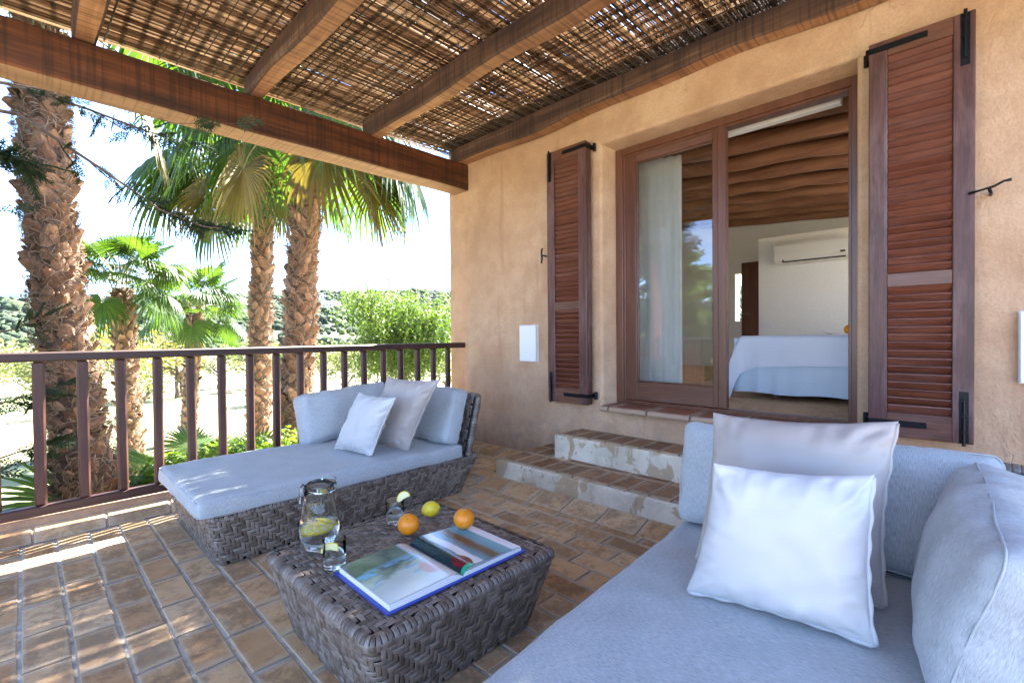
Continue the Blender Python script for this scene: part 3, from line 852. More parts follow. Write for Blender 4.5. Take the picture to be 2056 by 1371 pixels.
def rrect(x0, x1, y0, y1, r, n=6):
    pts = []
    for (cx_, cy_, a0) in ((x1 - r, y0 + r, -90), (x1 - r, y1 - r, 0), (x0 + r, y1 - r, 90), (x0 + r, y0 + r, 180)):
        for k in range(n + 1):
            a = math.radians(a0 + 90 * k / n); pts.append((cx_ + r * math.cos(a), cy_ + r * math.sin(a)))
    return np.array(pts)
class Loop:
    """closed rounded rectangle, position and outward normal by arc fraction"""
    def __init__(s, x0, x1, y0, y1, r):
        p = rrect(x0, x1, y0, y1, r); p = np.vstack([p, p[:1]])
        d = np.linalg.norm(np.diff(p, axis=0), axis=1); keep = np.concatenate([[True], d > 1e-9]); p = p[keep]
        d = np.linalg.norm(np.diff(p, axis=0), axis=1)
        s.s = np.concatenate([[0], np.cumsum(d)]); s.L = s.s[-1]; s.p = p
    def at(s, f):
        q = (f % 1.0) * s.L
        return np.stack([np.interp(q, s.s, s.p[:, 0]), np.interp(q, s.s, s.p[:, 1])], -1)
def side_surf(bot, top, z0, z1):
    def fn(U, Vv, Hh, L, Hv):
        f = U / L; t = Vv / Hv
        pb, pt = bot.at(f), top.at(f)
        e = .004
        db = top.at(f + e) - top.at(f - e)
        nn = np.stack([db[..., 1], -db[..., 0]], -1); nn /= np.linalg.norm(nn, axis=-1, keepdims=True) + 1e-9
        p = pb * (1 - t)[..., None] + pt * t[..., None] + nn * Hh[..., None]
        return np.concatenate([p, (z0 + (z1 - z0) * t)[..., None]], -1)
    return fn
def backing(name, parent, bot, top, z0, z1, cap_top=True):
    f = np.linspace(0, 1, 97)[:-1]
    b, t = bot.at(f), top.at(f)
    m = MB(); n = len(f)
    ctr = b.mean(0)
    sh = lambda p: ctr + (p - ctr) * .982
    vs = [(*sh(p), z0) for p in b] + [(*sh(p), z1) for p in t]
    fs = [(k, (k + 1) % n, (k + 1) % n + n, k + n) for k in range(n)] + [tuple(range(n))[::-1]] + ([tuple(range(n, 2 * n))] if cap_top else [])
    m.add(vs, fs); return m.build(name, M_WICKBACK, parent)
def wicker_sides(parent, bot, top, z0, z1, p, rng, name='woven_side'):
    nu = int(round(top.L / p / 4)) * 4; nv = int(round((z1 - z0) / p))
    U, Vv, Hh = weave_floats(nu, nv, top.L / nu, (z1 - z0) / nv, True, rng)
    P = side_surf(bot, top, z0, z1)(U, Vv, Hh, top.L, z1 - z0)
    tag(link(name, grids_to_mesh(name, P, M_WICK), parent), kind='stuff')
def wicker_rim(parent, loop, z, r, p, rng, a0=100, a1=-35, name='woven_rim', inset=0.0):
    """strands wrapped round the upper edge"""
    n = int(round(loop.L / p)); NA, NC = 8, 7
    rib = np.array([-1.0, .5, -.25, .7, -.25, .5, -1.0]) * .0024
    f = np.arange(n) / n
    ang = np.radians(np.linspace(a0, a1, NA))
    uu = f[:, None, None] + (np.linspace(-.43, .43, NC) / n)[None, None, :] + np.zeros((1, NA, 1))
    hh = r + .001 + rib[None, None, :] + rng.normal(0, .0004, (n, 1, 1))
    c = loop.at(uu); e = .003; db = loop.at(uu + e) - loop.at(uu - e)
    nn = np.stack([db[..., 1], -db[..., 0]], -1); nn /= np.linalg.norm(nn, axis=-1, keepdims=True) + 1e-9
    ca = np.cos(ang)[None, :, None]; sa = np.sin(ang)[None, :, None]
    hh = np.broadcast_to(hh, uu.shape)
    P = np.concatenate([c + nn * (hh * ca - r)[..., None], (z - r + hh * sa)[..., None]], -1)
    tag(link(name, grids_to_mesh(name, P, M_WICK), parent), kind='stuff')

def flat_weave(parent, x0, x1, y0, y1, z, p, rng, name='woven_top'):
    nu, nv = int(round((x1 - x0) / p)), int(round((y1 - y0) / p))
    U, Vv, Hh = weave_floats(nu, nv, (x1 - x0) / nu, (y1 - y0) / nv, False, rng)
    P = np.stack([x0 + U, y0 + Vv, z + Hh], -1)
    tag(link(name, grids_to_mesh(name, P, M_WICK), parent), kind='stuff')

# ------------------------------------------------------------------ coffee table
TBL = thing('coffee_table', 'low square grey brown woven wicker coffee table with fruit and a book', 'table', (1.05, 1.59, 0))
tb = Loop(-.335, .335, -.33, .33, .05); tt = Loop(-.41, .41, -.41, .41, .045)
rngw = np.random.default_rng(3)
backing('inner_frame', TBL, tb, tt, .004, .299)
wicker_sides(TBL, tb, tt, .006, .296, .0195, rngw)
flat_weave(TBL, -.385, .385, -.385, .385, .3055, .0195, rngw)
wicker_rim(TBL, tt, .3105, .022, .0195, rngw)
ZT = .3105

# ------------------------------------------------------------------ loungers with cushions
def uvmesh(name, V, Q, UVs, mat):
    me = npmesh(name, V, Q, mat, smooth=True)
    uv = me.uv_layers.new(name='UVMap')
    li = np.asarray(Q, np.int32).ravel()
    uv.data.foreach_set('uv', np.asarray(UVs, np.float32)[li].ravel())
    return me
def box_cushion(name, fr, L, W, T, puff, r, seed, label, cat, group, wr=.004, n=30, parent=None):
    """fr: function (l,w,t) in metres -> Vector; L,W plan size, T thickness"""
    rr = random.Random(seed); off = Vector((rr.uniform(0, 50), rr.uniform(0, 50), rr.uniform(0, 50)))
    pts = []; quads = []; uvs = []
    hl, hw, ht = L / 2, W / 2, T / 2
    def put(l, w, t, a, b):
        # rounded box
        q = Vector((l, w, t)); c = Vector((max(-hl + r, min(hl - r, l)), max(-hw + r, min(hw - r, w)), max(-ht + r, min(ht - r, t))))
        d = q - c
        if d.length > 1e-6: q = c + d.normalized() * r
        x, y = q.x / hl, q.y / hw
        bul = (1 - min(1, abs(x)) ** 2.6) * (1 - min(1, abs(y)) ** 2.6)
        q.z += puff * bul * (1 if q.z > 0 else -1) * (abs(q.z) / ht)
        side = max(abs(x), abs(y))
        q.x += .10 * T * (1 - (q.z / ht) ** 2 if abs(q.z) < ht else 0) * (1 if x > 0 else -1) * max(0, abs(x) - .8) * 2.2
        q.y += .10 * T * (1 - (q.z / ht) ** 2 if abs(q.z) < ht else 0) * (1 if y > 0 else -1) * max(0, abs(y) - .8) * 2.2
        edge = max(0, side - .55) / .45
        nv = mnoise.noise_vector((q * 7) + off); nv2 = mnoise.noise_vector((Vector((q.x * 22, q.y * 22, q.z * 9))) + off)
        q += nv * wr * .9 + nv2 * wr * .75 * edge ** 1.5
        pts.append(q); uvs.append((a, b))
    def face(fn, na, nb, flip):
        b0 = len(pts)
        for j in range(nb + 1):
            for i in range(na + 1):
                fn(i / na * 2 - 1, j / nb * 2 - 1)
        for j in range(nb):
            for i in range(na):
                q = (b0 + j * (na + 1) + i, b0 + j * (na + 1) + i + 1, b0 + (j + 1) * (na + 1) + i + 1, b0 + (j + 1) * (na + 1) + i)
                quads.append(q[::-1] if flip else q)
    def ease(a): return math.copysign(1 - (1 - abs(a)) ** 1.35, a)
    for sg in (1, -1):
        face(lambda a, b: put(ease(a) * hl, ease(b) * hw, sg * ht, a * hl, b * hw), n, n, sg < 0)
        face(lambda a, b: put(sg * hl, ease(a) * hw, b * ht, b * ht + hl, a * hw), n, 8, sg < 0)
        face(lambda a, b: put(ease(a) * hl, sg * hw, b * ht, a * hl, b * ht + hw), n, 8, sg > 0)
    V = [tuple(fr(*p)) for p in pts]
    o = link(name, uvmesh(name, V, quads, uvs, M_GREYFAB), parent)
    bm = bmesh.new(); bm.from_mesh(o.data); bmesh.ops.remove_doubles(bm, verts=bm.verts, dist=.0004); bmesh.ops.recalc_face_normals(bm, faces=bm.faces); bm.to_mesh(o.data); bm.free()
    tag(o, label, cat, group)
    pl = MB()
    for sg in (1, -1):
        loop = rrect(-hl + .001, hl - .001, -hw + .001, hw - .001, r * .8, 5)
        pp = []
        for k in range(len(loop)):
            a = loop[k]; b = loop[(k + 1) % len(loop)]
            m_ = max(1, int(np.linalg.norm(b - a) / .05))
            for q in range(m_):
                c = a + (b - a) * q / m_
                v = Vector((c[0], c[1], sg * (ht - r * .55)))
                v += mnoise.noise_vector((v * 7) + off) * wr * .9
                pp.append(fr(*v))
        pp.append(pp[0]); pl.tube(pp, .0028, 5, cap=False)
    pl.build('piping', M_GREYFAB, o, smooth=True)
    return o

def scatter_pillow(name, BL, BR, TL, TR, T, mat, seed, label, group, n=48):
    BL, BR, TL, TR = map(Vector, (BL, BR, TL, TR))
    nrm = (BR - BL).cross(TL - BL).normalized()
    rr = random.Random(seed); off = Vector((rr.uniform(0, 50), rr.uniform(0, 50), rr.uniform(0, 50)))
    def P(u, v, sg):
        # edges drawn in between the pointed corners
        uu = u * (1 - .075 * (1 - v * v) * abs(u)); vv_ = v * (1 - .075 * (1 - u * u) * abs(v))
        a, b = (uu + 1) / 2, (vv_ + 1) / 2
        p = BL * (1 - a) * (1 - b) + BR * a * (1 - b) + TL * (1 - a) * b + TR * a * b
        e = max(0.0, (1 - abs(u) ** 3.2) * (1 - abs(v) ** 3.2))
        t = T / 2 * e ** .58
        t *= 1 + .10 * mnoise.noise(Vector((u * 1.6, v * 1.6, sg)) + off)
        em = max(abs(u), abs(v))
        wr = mnoise.noise(Vector((u * 3.0, v * 3.0, sg * 3)) + off) * .006 * min(1, e * 3)
        ed = mnoise.noise(Vector((u * 9 * (1 if abs(u) < abs(v) else .4), v * 9 * (1 if abs(v) < abs(u) else .4), sg * 5)) + off)
        wr += ed * .012 * max(0, em - .5) / .5 * min(1, e * 5)
        cr_ = max(0, abs(u) + abs(v) - 1.15) / .85
        wr += -abs(math.sin((abs(u) - abs(v)) * 9 + off.x)) * .016 * cr_ * min(1, e * 6)
        p = p + nrm * sg * (t + wr)
        return p + mnoise.noise_vector(Vector((u * 4, v * 4, 0)) + off) * .0025
    V = []; Q = []; UVs = []
    for sg in (1, -1):
        b0 = len(V)
        for j in range(n + 1):
            for i in range(n + 1):
                u, v = math.sin((i / n * 2 - 1) * math.pi / 2) * .5 + (i / n * 2 - 1) * .5, math.sin((j / n * 2 - 1) * math.pi / 2) * .5 + (j / n * 2 - 1) * .5
                V.append(tuple(P(u, v, sg))); UVs.append((u * .2, v * .2))
        for j in range(n):
            for i in range(n):
                q = (b0 + j * (n + 1) + i, b0 + j * (n + 1) + i + 1, b0 + (j + 1) * (n + 1) + i + 1, b0 + (j + 1) * (n + 1) + i)
                Q.append(q if sg > 0 else q[::-1])
    o = link(name, uvmesh(name, V, Q, UVs, mat)); tag(o, label, 'pillow', group)
    # stitched seam flap along the right edge and the bottom edge
    for side in ('r', 'b'):
        sm = MB(); ring = []
        for k in range(41):
            s_ = -0.97 + 1.94 * k / 40
            u, v = (1, s_) if side == 'r' else (s_, -1)
            p = P(u, v, 1); out = ((BR - BL) if side == 'r' else (BL - TL)).normalized()
            w = .006 + .002 * math.sin(k * .9)
            jog = nrm * (.003 * mnoise.noise(Vector((k * .22, seed, 0))))
            ring.append((p - out * .004 + nrm * .003, p + out * w + nrm * .003 + jog, p + out * w - nrm * .003 + jog, p - out * .004 - nrm * .003))
        vs = [q for r_ in ring for q in r_]
        fs = [(4 * k + a, 4 * k + (a + 1) % 4, 4 * k + 4 + (a + 1) % 4, 4 * k + 4 + a) for k in range(40) for a in range(4)] + [(0, 1, 2, 3), (163, 162, 161, 160)]
        sm.add(vs, fs); sm.build('seam', mat, o, smooth=True, recalc=True)
    return o

def lounger(origin, sy, rz, labels, seed):
    """x along the seat from the foot, y (times sy) from the open front to the back"""
    rng = np.random.default_rng(seed)
    t = thing('lounger', labels['lounger'], 'lounger', origin, rz, 'wicker daybed loungers')
    Mw = t.matrix_world.copy() if False else Matrix.Translation(Vector(origin)) @ Matrix.Rotation(rz, 4, 'Z')
    def yy(a, b): return (a, b) if sy > 0 else (-b, -a)
    bot = Loop(.09, 1.655, *yy(.09, .98), .05); top = Loop(.03, 1.765, *yy(.025, 1.045), .04)
    backing('inner_frame', t, bot, top, .006, .270)
    wicker_sides(t, bot, top, .008, .268, .0205, rng)
    wicker_rim(t, top, .286, .020, .0205, rng)
    flat_weave(t, 1.66, 1.745, *yy(.045, 1.025), .279, .0205, rng)
    # L shaped woven back: end panel and long side panel, leaning outwards
    def panel(p0, p1, out, h0, h1, name):
        p0, p1, out = Vector(p0), Vector(p1), Vector(out).normalized()
        d = p1 - p0; L = d.length; d.normalize(); th = .045; lean = .11
        def base(u, v, side):
            hgt = h0 + (h1 - h0) * u
            return p0 + d * (u * L) + out * (lean * v * hgt / .42 + (th if side else 0)) + Vector((0, 0, .282 + hgt * v))
        m = MB()
        for side in (0, 1):
            m.grid(lambda a, b: base(a, b * .985, side) - out * (.004 if side else -.004), 12, 6)
        m.grid(lambda a, b: base(a, .985, b), 12, 2); m.grid(lambda a, b: base(0.002, a * .985, b), 6, 2); m.grid(lambda a, b: base(.998, a * .985, b), 6, 2)
        m.build('back_core', M_WICKBACK, t)
        nu, nv = int(round(L / .0205)), int(round((h0 + h1) / 2 / .0205))
        Ps = []
        for side in (0, 1):
            U, Vv, Hh = weave_floats(nu, nv, 1 / nu, 1 / nv, False, rng)
            hg = h0 + (h1 - h0) * U
            sgn = 1 if side else -1
            P = np.array(p0) + np.array(d) * (U * L)[..., None] + np.array(out) * (lean * Vv * hg / .42 + (th if side else 0) + sgn * Hh)[..., None]
            P[..., 2] = .282 + hg * Vv
            Ps.append(P)
        tag(link(name, grids_to_mesh(name, np.concatenate(Ps), M_WICK), t), kind='stuff')
        # wrapped edge: round the top and both ends
        path = [base(0, v, .5) for v in np.linspace(.02, .97, 12)] + [base(u, 1.0, .5) for u in np.linspace(.012, .988, 40)] + [base(1, v, .5) for v in np.linspace(.97, .02, 12)]
        path = [p + out * (th / 2) for p in [Vector(q) - out * (th if False else 0) for q in path]] if False else path
        cen = [Vector(q) for q in path]
        cen = [q + out * (th / 2 - th) if False else q for q in cen]
        acc = [0]
        for a, b in zip(cen[:-1], cen[1:]): acc.append(acc[-1] + (b - a).length)
        tot = acc[-1]; n = int(tot / .0205); NA, NC = 7, 7
        rib = np.array([-1.0, .5, -.25, .7, -.25, .5, -1.0]) * .0016
        Pm = np.zeros((n, NA, NC, 3)); ca = np.array([[c.x, c.y, c.z] for c in cen]); acc = np.array(acc)
        def at(s_): return Vector([np.interp(s_, acc, ca[:, k]) for k in range(3)])
        for k in range(n):
            for ci in range(NC):
                s_ = (k + .5 + .47 * (ci / 3 - 1)) / n * tot
                c = at(s_); tg = (at(min(s_ + .01, tot)) - at(max(s_ - .01, 0))).normalized()
                up = out.cross(tg).normalized()
                if up.z < -.2 or (abs(up.z) < .2 and up.dot(d) * (s_ - tot / 2) < 0): up = -up
                for ai in range(NA):
                    a = math.radians(-50 + 280 * ai / (NA - 1)); r_ = .5 * th + .004 + rib[ci] + (.002 if (k // 3) % 2 else 0)
                    Pm[k, ai, ci] = c + out * (math.cos(a) * r_) + up * (math.sin(a) * r_ * .75)
        tag(link('woven_edge', grids_to_mesh('woven_edge', Pm, M_WICK), t), kind='stuff')
    Y = lambda y: y * sy
    panel((1.60, Y(.02), 0), (1.60, Y(1.0), 0), (1, 0, 0), .42, .42, 'woven_back')
    panel((.87, Y(.935), 0), (1.585, Y(.935), 0), (0, sy, 0), .30, .42, 'woven_back')
    # cushions (things of their own)
    def fr_of(c, ex, ey, ez):
        c, ex, ey, ez = Vector(c), Vector(ex).normalized(), Vector(ey).normalized(), Vector(ez).normalized()
        return lambda l, w, tt_: Mw @ (c + ex * l + ey * w + ez * tt_)
    box_cushion('seat_cushion', fr_of((.775, Y(.445), .337), (1, 0, 0), (0, 1, 0), (0, 0, 1)), 1.60, .93, .10, .012, .028, seed, labels['seat'], 'cushion', 'grey seat cushions', wr=.0065, n=44)
    ln = .30
    box_cushion('back_cushion', fr_of((1.525, Y(.445), .582), (0, 1, 0), (ln * .9, 0, 1), (-1, 0, ln * .9)), .93, .385, .13, .022, .04, seed + 1, labels['end'], 'cushion', 'grey back cushions', wr=.010, n=40)
    box_cushion('back_cushion', fr_of((1.125, Y(.85), .570), (1, 0, .06), (0, sy * ln, 1), (0, -sy, ln)), .68, .36, .165, .045, .045, seed + 2, labels['side'], 'cushion', 'grey back cushions', wr=.012, n=44)
    return t
lounger((.575, 2.605, 0), 1, 0, {
    'lounger': 'woven wicker lounger standing along the railing',
    'seat': 'long light grey seat cushion on the lounger by the railing',
    'end': 'grey back cushion standing at the house end of the far lounger',
    'side': 'grey back cushion leaning along the railing side of the far lounger'}, 31)
lounger((.40, .755, 0), -1, math.radians(3.6), {
    'lounger': 'woven wicker lounger in the near corner in front of the steps',
    'seat': 'wide light grey seat cushion under the big white and beige pillows',
    'end': 'grey back cushion behind the beige pillow before the steps',
    'side': 'large plump grey cushion at the very corner of the near lounger'}, 57)

scatter_pillow('pillow', (1.325, .600, .408), (1.385, .170, .410), (1.335, .525, .79), (1.455, .180, .80), .13, M_WHITEFAB, 5, 'white square pillow leaning on the beige one on the near lounger', 'white pillows')
scatter_pillow('pillow', (1.53, .665, .412), (1.585, .175, .415), (1.684, .664, .872), (1.70, .158, .900), .15, M_BEIGEFAB, 8, 'beige square pillow behind the white one on the near lounger', 'beige pillows')
scatter_pillow('pillow', (1.425, 3.05, .410), (1.50, 2.70, .405), (1.53, 2.905, .785), (1.565, 2.515, .78), .13, M_WHITEFAB, 15, 'small white pillow tilted on the lounger by the railing', 'white pillows')
scatter_pillow('pillow', (1.63, 3.06, .410), (1.735, 2.655, .405), (1.735, 2.885, .872), (1.835, 2.44, .872), .15, M_BEIGEFAB, 19, 'beige pillow tilted against the far lounger cushions behind the small white one', 'beige pillows')

# ------------------------------------------------------------------ things on the table
def jug():
    t = thing('jug', 'glass water jug with floating lemon slices on the table', 'jug', (.806, 1.862, ZT + .004))
    out = [(0.001, 0), (.046, 0), (.055, .006), (.066, .03), (.0735, .06), (.0745, .085), (.072, .115), (.066, .15), (.059, .185), (.055, .20), (.057, .215), (.0575, .25)]
    inn = [(.0545, .25), (.0538, .215), (.052, .20), (.0555, .185), (.0625, .15), (.0685, .115), (.071, .085), (.07, .06), (.0625, .032), (.052, .014), (.04, .010), (.001, .010)]
    m = MB(); m.lathe(out + inn, 48); m.build('body', M_GLASS, t, smooth=True, recalc=True)
    w = [(.001, .0095), (.0405, .0095), (.0526, .0143), (.0630, .032), (.0706, .06), (.0716, .085), (.0699, .100), (.0685, .102), (.001, .102)]
    m = MB(); m.lathe(w, 48); m.build('water', M_WATER, t, smooth=True, recalc=True)
    # clear lid: tilted plate in the neck and a pouring lip
    m = MB(); m.lathe([(.001, .238), (.05, .246), (.0535, .262), (.056, .262), (.0535, .243), (.05, .240), (.001, .232)], 40, M=Matrix.Rotation(math.radians(6), 4, 'X'))
    m.build('lid', M_GLASS, t, smooth=True, recalc=True)
    m = MB(); m.tube([(.046, -.036, .243), (.052, -.038, .262), (.052, -.036, .276), (.045, -.032, .280)], [.009, .008, .006, .003], 8, squash=.4)
    m.build('lip', M_GLASS, t, smooth=True)
    m = MB(); m.tube([(-.054, .016, .262), (-.066, .020, .245), (-.068, .021, .205), (-.067, .02, .19)], .004, 8); m.build('handle', M_GLASS, t, smooth=True)
    return t
JUG = jug()
def lemon_slice(loc, rot, r, label, group, frac=1.0, name='lemon_slice'):
    t = thing(name, label, 'lemon slice', loc, 0, group); t.rotation_euler = rot
    n = 28; a1 = 2 * math.pi * frac
    m = MB(); h = .0022
    def ring(ra, z): return [(ra * math.cos(a1 * k / n), ra * math.sin(a1 * k / n), z) for k in range(n + 1)]
    vs = ring(r, h) + ring(r, -h) + ring(r * .88, h) + ring(r * .88, -h); N = n + 1
    fs = []
    for k in range(n): fs += [(k, k + 1, N + k + 1, N + k), (k, 2 * N + k, 2 * N + k + 1, k + 1), (N + k, N + k + 1, 3 * N + k + 1, 3 * N + k), (2 * N + k, 3 * N + k, 3 * N + k + 1, 2 * N + k + 1)]
    fs += [(0, N, 3 * N, 2 * N), (n, 2 * N + n, 3 * N + n, N + n)]
    m.add(vs, fs); m.build('rind', M_LEMON, t)
    m = MB(); p = [(r * .875 * math.cos(a1 * k / n), r * .875 * math.sin(a1 * k / n)) for k in range(n + 1)]
    if frac < .99: p.append((0, 0))
    else: p = p[:-1]
    q = len(p); m.add([(x, y, h * .85) for x, y in p] + [(x, y, -h * .85) for x, y in p], [tuple(range(q)), tuple(range(2 * q - 1, q - 1, -1))] + [(k, (k + 1) % q, (k + 1) % q + q, k + q) for k in range(q)])
    m.build('pulp', M_PULP, t, recalc=True)
    return t
for k in range(9):
    a = -3.3 + k * .47
    rr_ = .036 - .010 * (k % 3 == 2)
    lemon_slice((.806 + rr_ * math.cos(a) * .85, 1.862 + rr_ * math.sin(a) * .85, ZT + .004 + .082 + .0028 * k), (R_.uniform(-.1, .12), .42, a), .031, 'yellow lemon slice floating in the water of the jug', 'lemon slices in the jug')
def tumbler(loc, label):
    t = thing('drinking_glass', label, 'glass', loc, 0, 'drinking glasses')
    m = MB(); m.lathe([(.001, 0), (.036, 0), (.0385, .003), (.0412, .102), (.0407, .103), (.0401, .102), (.0375, .012), (.035, .009), (.001, .009)], 40); m.build('body', M_GLASS, t, smooth=True, recalc=True)
    m = MB(); m.lathe([(.001, .0085), (.0352, .0085), (.0379, .0125), (.0392, .048), (.0384, .050), (.001, .050)], 40); m.build('water', M_WATER, t, smooth=True, recalc=True)
    return t
tumbler((.775, 1.668, ZT + .004), 'short glass of water with a lemon slice standing in it, in front of the jug')
lemon_slice((.762, 1.676, ZT + .062), (math.radians(78), math.radians(12), math.radians(-35)), .031, 'lemon slice standing upright in the glass before the jug', 'lemon slices in the glasses', .55)
tumbler((1.150, 1.868, ZT + .004), 'short glass of water with a lemon slice on its rim, beside an orange')
lemon_slice((1.182, 1.845, ZT + .108), (math.radians(62), math.radians(-25), math.radians(-50)), .033, 'lemon slice hooked on the rim of the glass beside the orange', 'lemon slices in the glasses', .55)

def fruit(name, label, cat, loc, r, mat, lem=False, rot=(0, 0, 0), group=None):
    t = thing(name, label, cat, loc, 0, group); t.rotation_euler = rot
    m = MB()
    def fn(a, b):
        th = a * 2 * math.pi; ph = -math.pi / 2 + b * math.pi
        s = r * (1 + .018 * mnoise.noise(Vector((math.cos(th) * math.cos(ph) * 1.5, math.sin(th) * math.cos(ph) * 1.5, math.sin(ph) * 1.5)) + Vector(loc) * 9))
        x, y, z = math.cos(th) * math.cos(ph) * s, math.sin(th) * math.cos(ph) * s, math.sin(ph) * s * (.96 if not lem else 1.16)
        if lem:
            k = max(0, abs(math.sin(ph)) - .86) / .14; z += math.copysign(.10 * r * k, ph); 
        else:
            k = max(0, math.sin(ph) - .965) / .035; z -= .06 * r * k
        return (x, y, z)
    m.grid(fn, 40, 26, wrapu=True); m.build('peel', mat, t, smooth=True)
    top = r * (.925 if not lem else 1.24)
    m = MB(); m.lathe([(.0005, top + .0015), (r * .07, top + .001), (r * .085, top - .001), (r * .05, top - .003), (.0005, top - .003)], 10); m.build('stalk_end', M_CALYX, t, smooth=True)
    return t
fruit('orange', 'orange on the table between the far glass and the open book', 'orange', (1.118, 1.712, ZT + .0475), .0445, M_ORANGE, rot=(.5, -.5, 0), group='oranges')
fruit('orange', 'orange resting on the white page of the open book', 'orange', (1.288, 1.552, ZT + .066), .0435, M_ORANGE, rot=(.15, -.1, 0), group='oranges')
fruit('lemon', 'whole yellow lemon at the far corner of the table', 'lemon', (1.300, 1.805, ZT + .040), .035, M_LEMON, True, rot=(1.35, .1, .75))

# open picture book
BOOK = thing('open_book', 'large open picture book with a blue cover lying on the table', 'book', (1.047, 1.435, ZT + .004), math.radians(-1.0))
M_COVER = plain('blue_cover', (.012, .045, .35), .28)
M_PAGE = plain('page_paper', (.78, .76, .74), .6)
def prof_left(x):   # x from 0 (spine) to -.285
    s = -x / .285; return .006 + .024 * math.sin(min(1, s / .22) * math.pi / 2) ** .7 * (1 - .32 * s)
def prof_right(x):
    s = x / .285; return .005 + .026 * math.sin(min(1, s / .17) * math.pi / 2) ** .7 * (1 - .42 * s) - .004 * s
W, Hh = .285, .345
def page_block(sg, prof, z0=.004, name='pages'):
    m = MB(); n = 28; vs = []
    for k in range(n + 1):
        x = sg * W * (k / n) ** 1.25
        zt = prof(x)
        ins = .003
        for (y, z) in ((-Hh / 2 + ins, z0), (Hh / 2 - ins, z0), (Hh / 2 - ins, zt), (-Hh / 2 + ins, zt)): vs.append((x, y, z))
    fs = [(4 * k + a, 4 * k + (a + 1) % 4, 4 * k + 4 + (a + 1) % 4, 4 * k + 4 + a) for k in range(n) for a in range(4)] + [(0, 1, 2, 3), (4 * n + 3, 4 * n + 2, 4 * n + 1, 4 * n)]
    m.add(vs, fs); m.build(name, M_PAGE, BOOK, recalc=True)
page_block(-1, lambda x: prof_left(x) - .0006); page_block(1, lambda x: min(prof_right(x) - .0006, .018))
bx('cover', (-.300, -.010, -.182, .182, 0, .0038), M_COVER, BOOK, bev=.001); bx('cover', (.010, .300, -.182, .182, 0, .0038), M_COVER, BOOK, bev=.001)
bx('spine', (-.011, .011, -.182, .182, -.0008, .0028), M_COVER, BOOK, bev=.001)
g = G('print_left')
uvx, uvy = g.sep(g.co())[0:2]
u = g.math('DIVIDE', uvx, -W); v = g.math('ADD', g.math('DIVIDE', uvy, Hh), .5)
n1 = g.noise(g.co((5, 5, 5)), 1.0, 3, .55, .6); n2 = g.noise(g.co((9, 26, 9), rot=(0, 0, .6)), 1.0, 4, .6, .4)
c = g.ramp(g.math('ADD', g.math('MULTIPLY', n1, .55), g.math('MULTIPLY', v, .35)), [(.22, (.62, .66, .64)), (.40, (.50, .56, .50)), (.5, (.20, .25, .19)), (.57, (.075, .10, .085)), (.66, (.20, .23, .17)), (.8, (.45, .47, .40))])
bl = g.math('MULTIPLY', g.ramp(n2, [(.52, 0.0), (.58, 1.0)]), g.ramp(g.math('ABSOLUTE', g.math('SUBTRACT', v, .5)), [(.12, 1.0), (.25, 0.0)]))
c = g.mix(bl, c, (.16, .40, .62))
red = g.math('ADD', g.math('POWER', g.math('MULTIPLY', g.math('SUBTRACT', u, .22), 6.0), 2.0), g.math('POWER', g.math('MULTIPLY', g.math('SUBTRACT', v, .3), 6.0), 2.0))
c = g.mix(g.ramp(red, [(.5, .85), (.9, 0.0)]), c, (.62, .33, .27))
c = g.mix(g.ramp(u, [(.03, .75), (.16, .55), (.24, 0.0)]), c, (.78, .80, .76))
fog = g.ramp(g.math('ADD', g.math('MULTIPLY', v, 1.0), g.math('MULTIPLY', n2, .35)), [(.2, .95), (.42, 0.0)])
c = g.mix(fog, c, (.70, .75, .74))
M_PRL = g.out(g.bsdf(c, .16))
g = G('print_and_gloss_right')
uvx, uvy = g.sep(g.co())[0:2]
u = g.math('DIVIDE', uvx, W); v = g.math('ADD', g.math('DIVIDE', uvy, Hh), .5)
n1 = g.noise(g.co((7, 7, 7)), 1.0, 3, .55, .6)
uu = g.math('ADD', u, g.math('MULTIPLY', g.math('SUBTRACT', n1, .5), .10))
c = g.ramp(uu, [(.0, (.004, .022, .03)), (.19, (.006, .035, .045)), (.22, (.62, .66, .68)), (.32, (.70, .74, .76)), (.36, (.09, .27, .36)), (.43, (.06, .20, .27)), (.5, (.075, .055, .042)), (.6, (.10, .075, .055)), (.65, (.085, .28, .36)), (.84, (.13, .40, .50))])  # whitish band next to the dark teal is a painted gloss reflection
c = g.mix(g.ramp(u, [(.835, 0.0), (.85, 1.0)]), c, (.80, .79, .83))
vo = g.n('ShaderNodeTexVoronoi', {'Vector': g.co(), 'Scale': 130.0}).outputs[0]
red = g.math('ADD', g.math('POWER', g.math('MULTIPLY', g.math('SUBTRACT', u, .14), 8.5), 2.0), g.math('POWER', g.math('MULTIPLY', g.math('SUBTRACT', v, .17), 6.5), 2.0))
c = g.mix(g.ramp(red, [(.75, 1.0), (.85, 0.0)]), c, g.ramp(vo, [(.1, (.30, .02, .04)), (.6, (.10, .005, .012))]))
grn = g.math('ADD', g.math('POWER', g.math('MULTIPLY', g.math('SUBTRACT', u, .09), 9.0), 2.0), g.math('POWER', g.math('MULTIPLY', g.math('SUBTRACT', v, .02), 15.0), 2.0))
c = g.mix(g.ramp(grn, [(.8, 1.0), (.9, 0.0)]), c, (.03, .36, .19))
M_PRR = g.out(g.bsdf(c, .16))
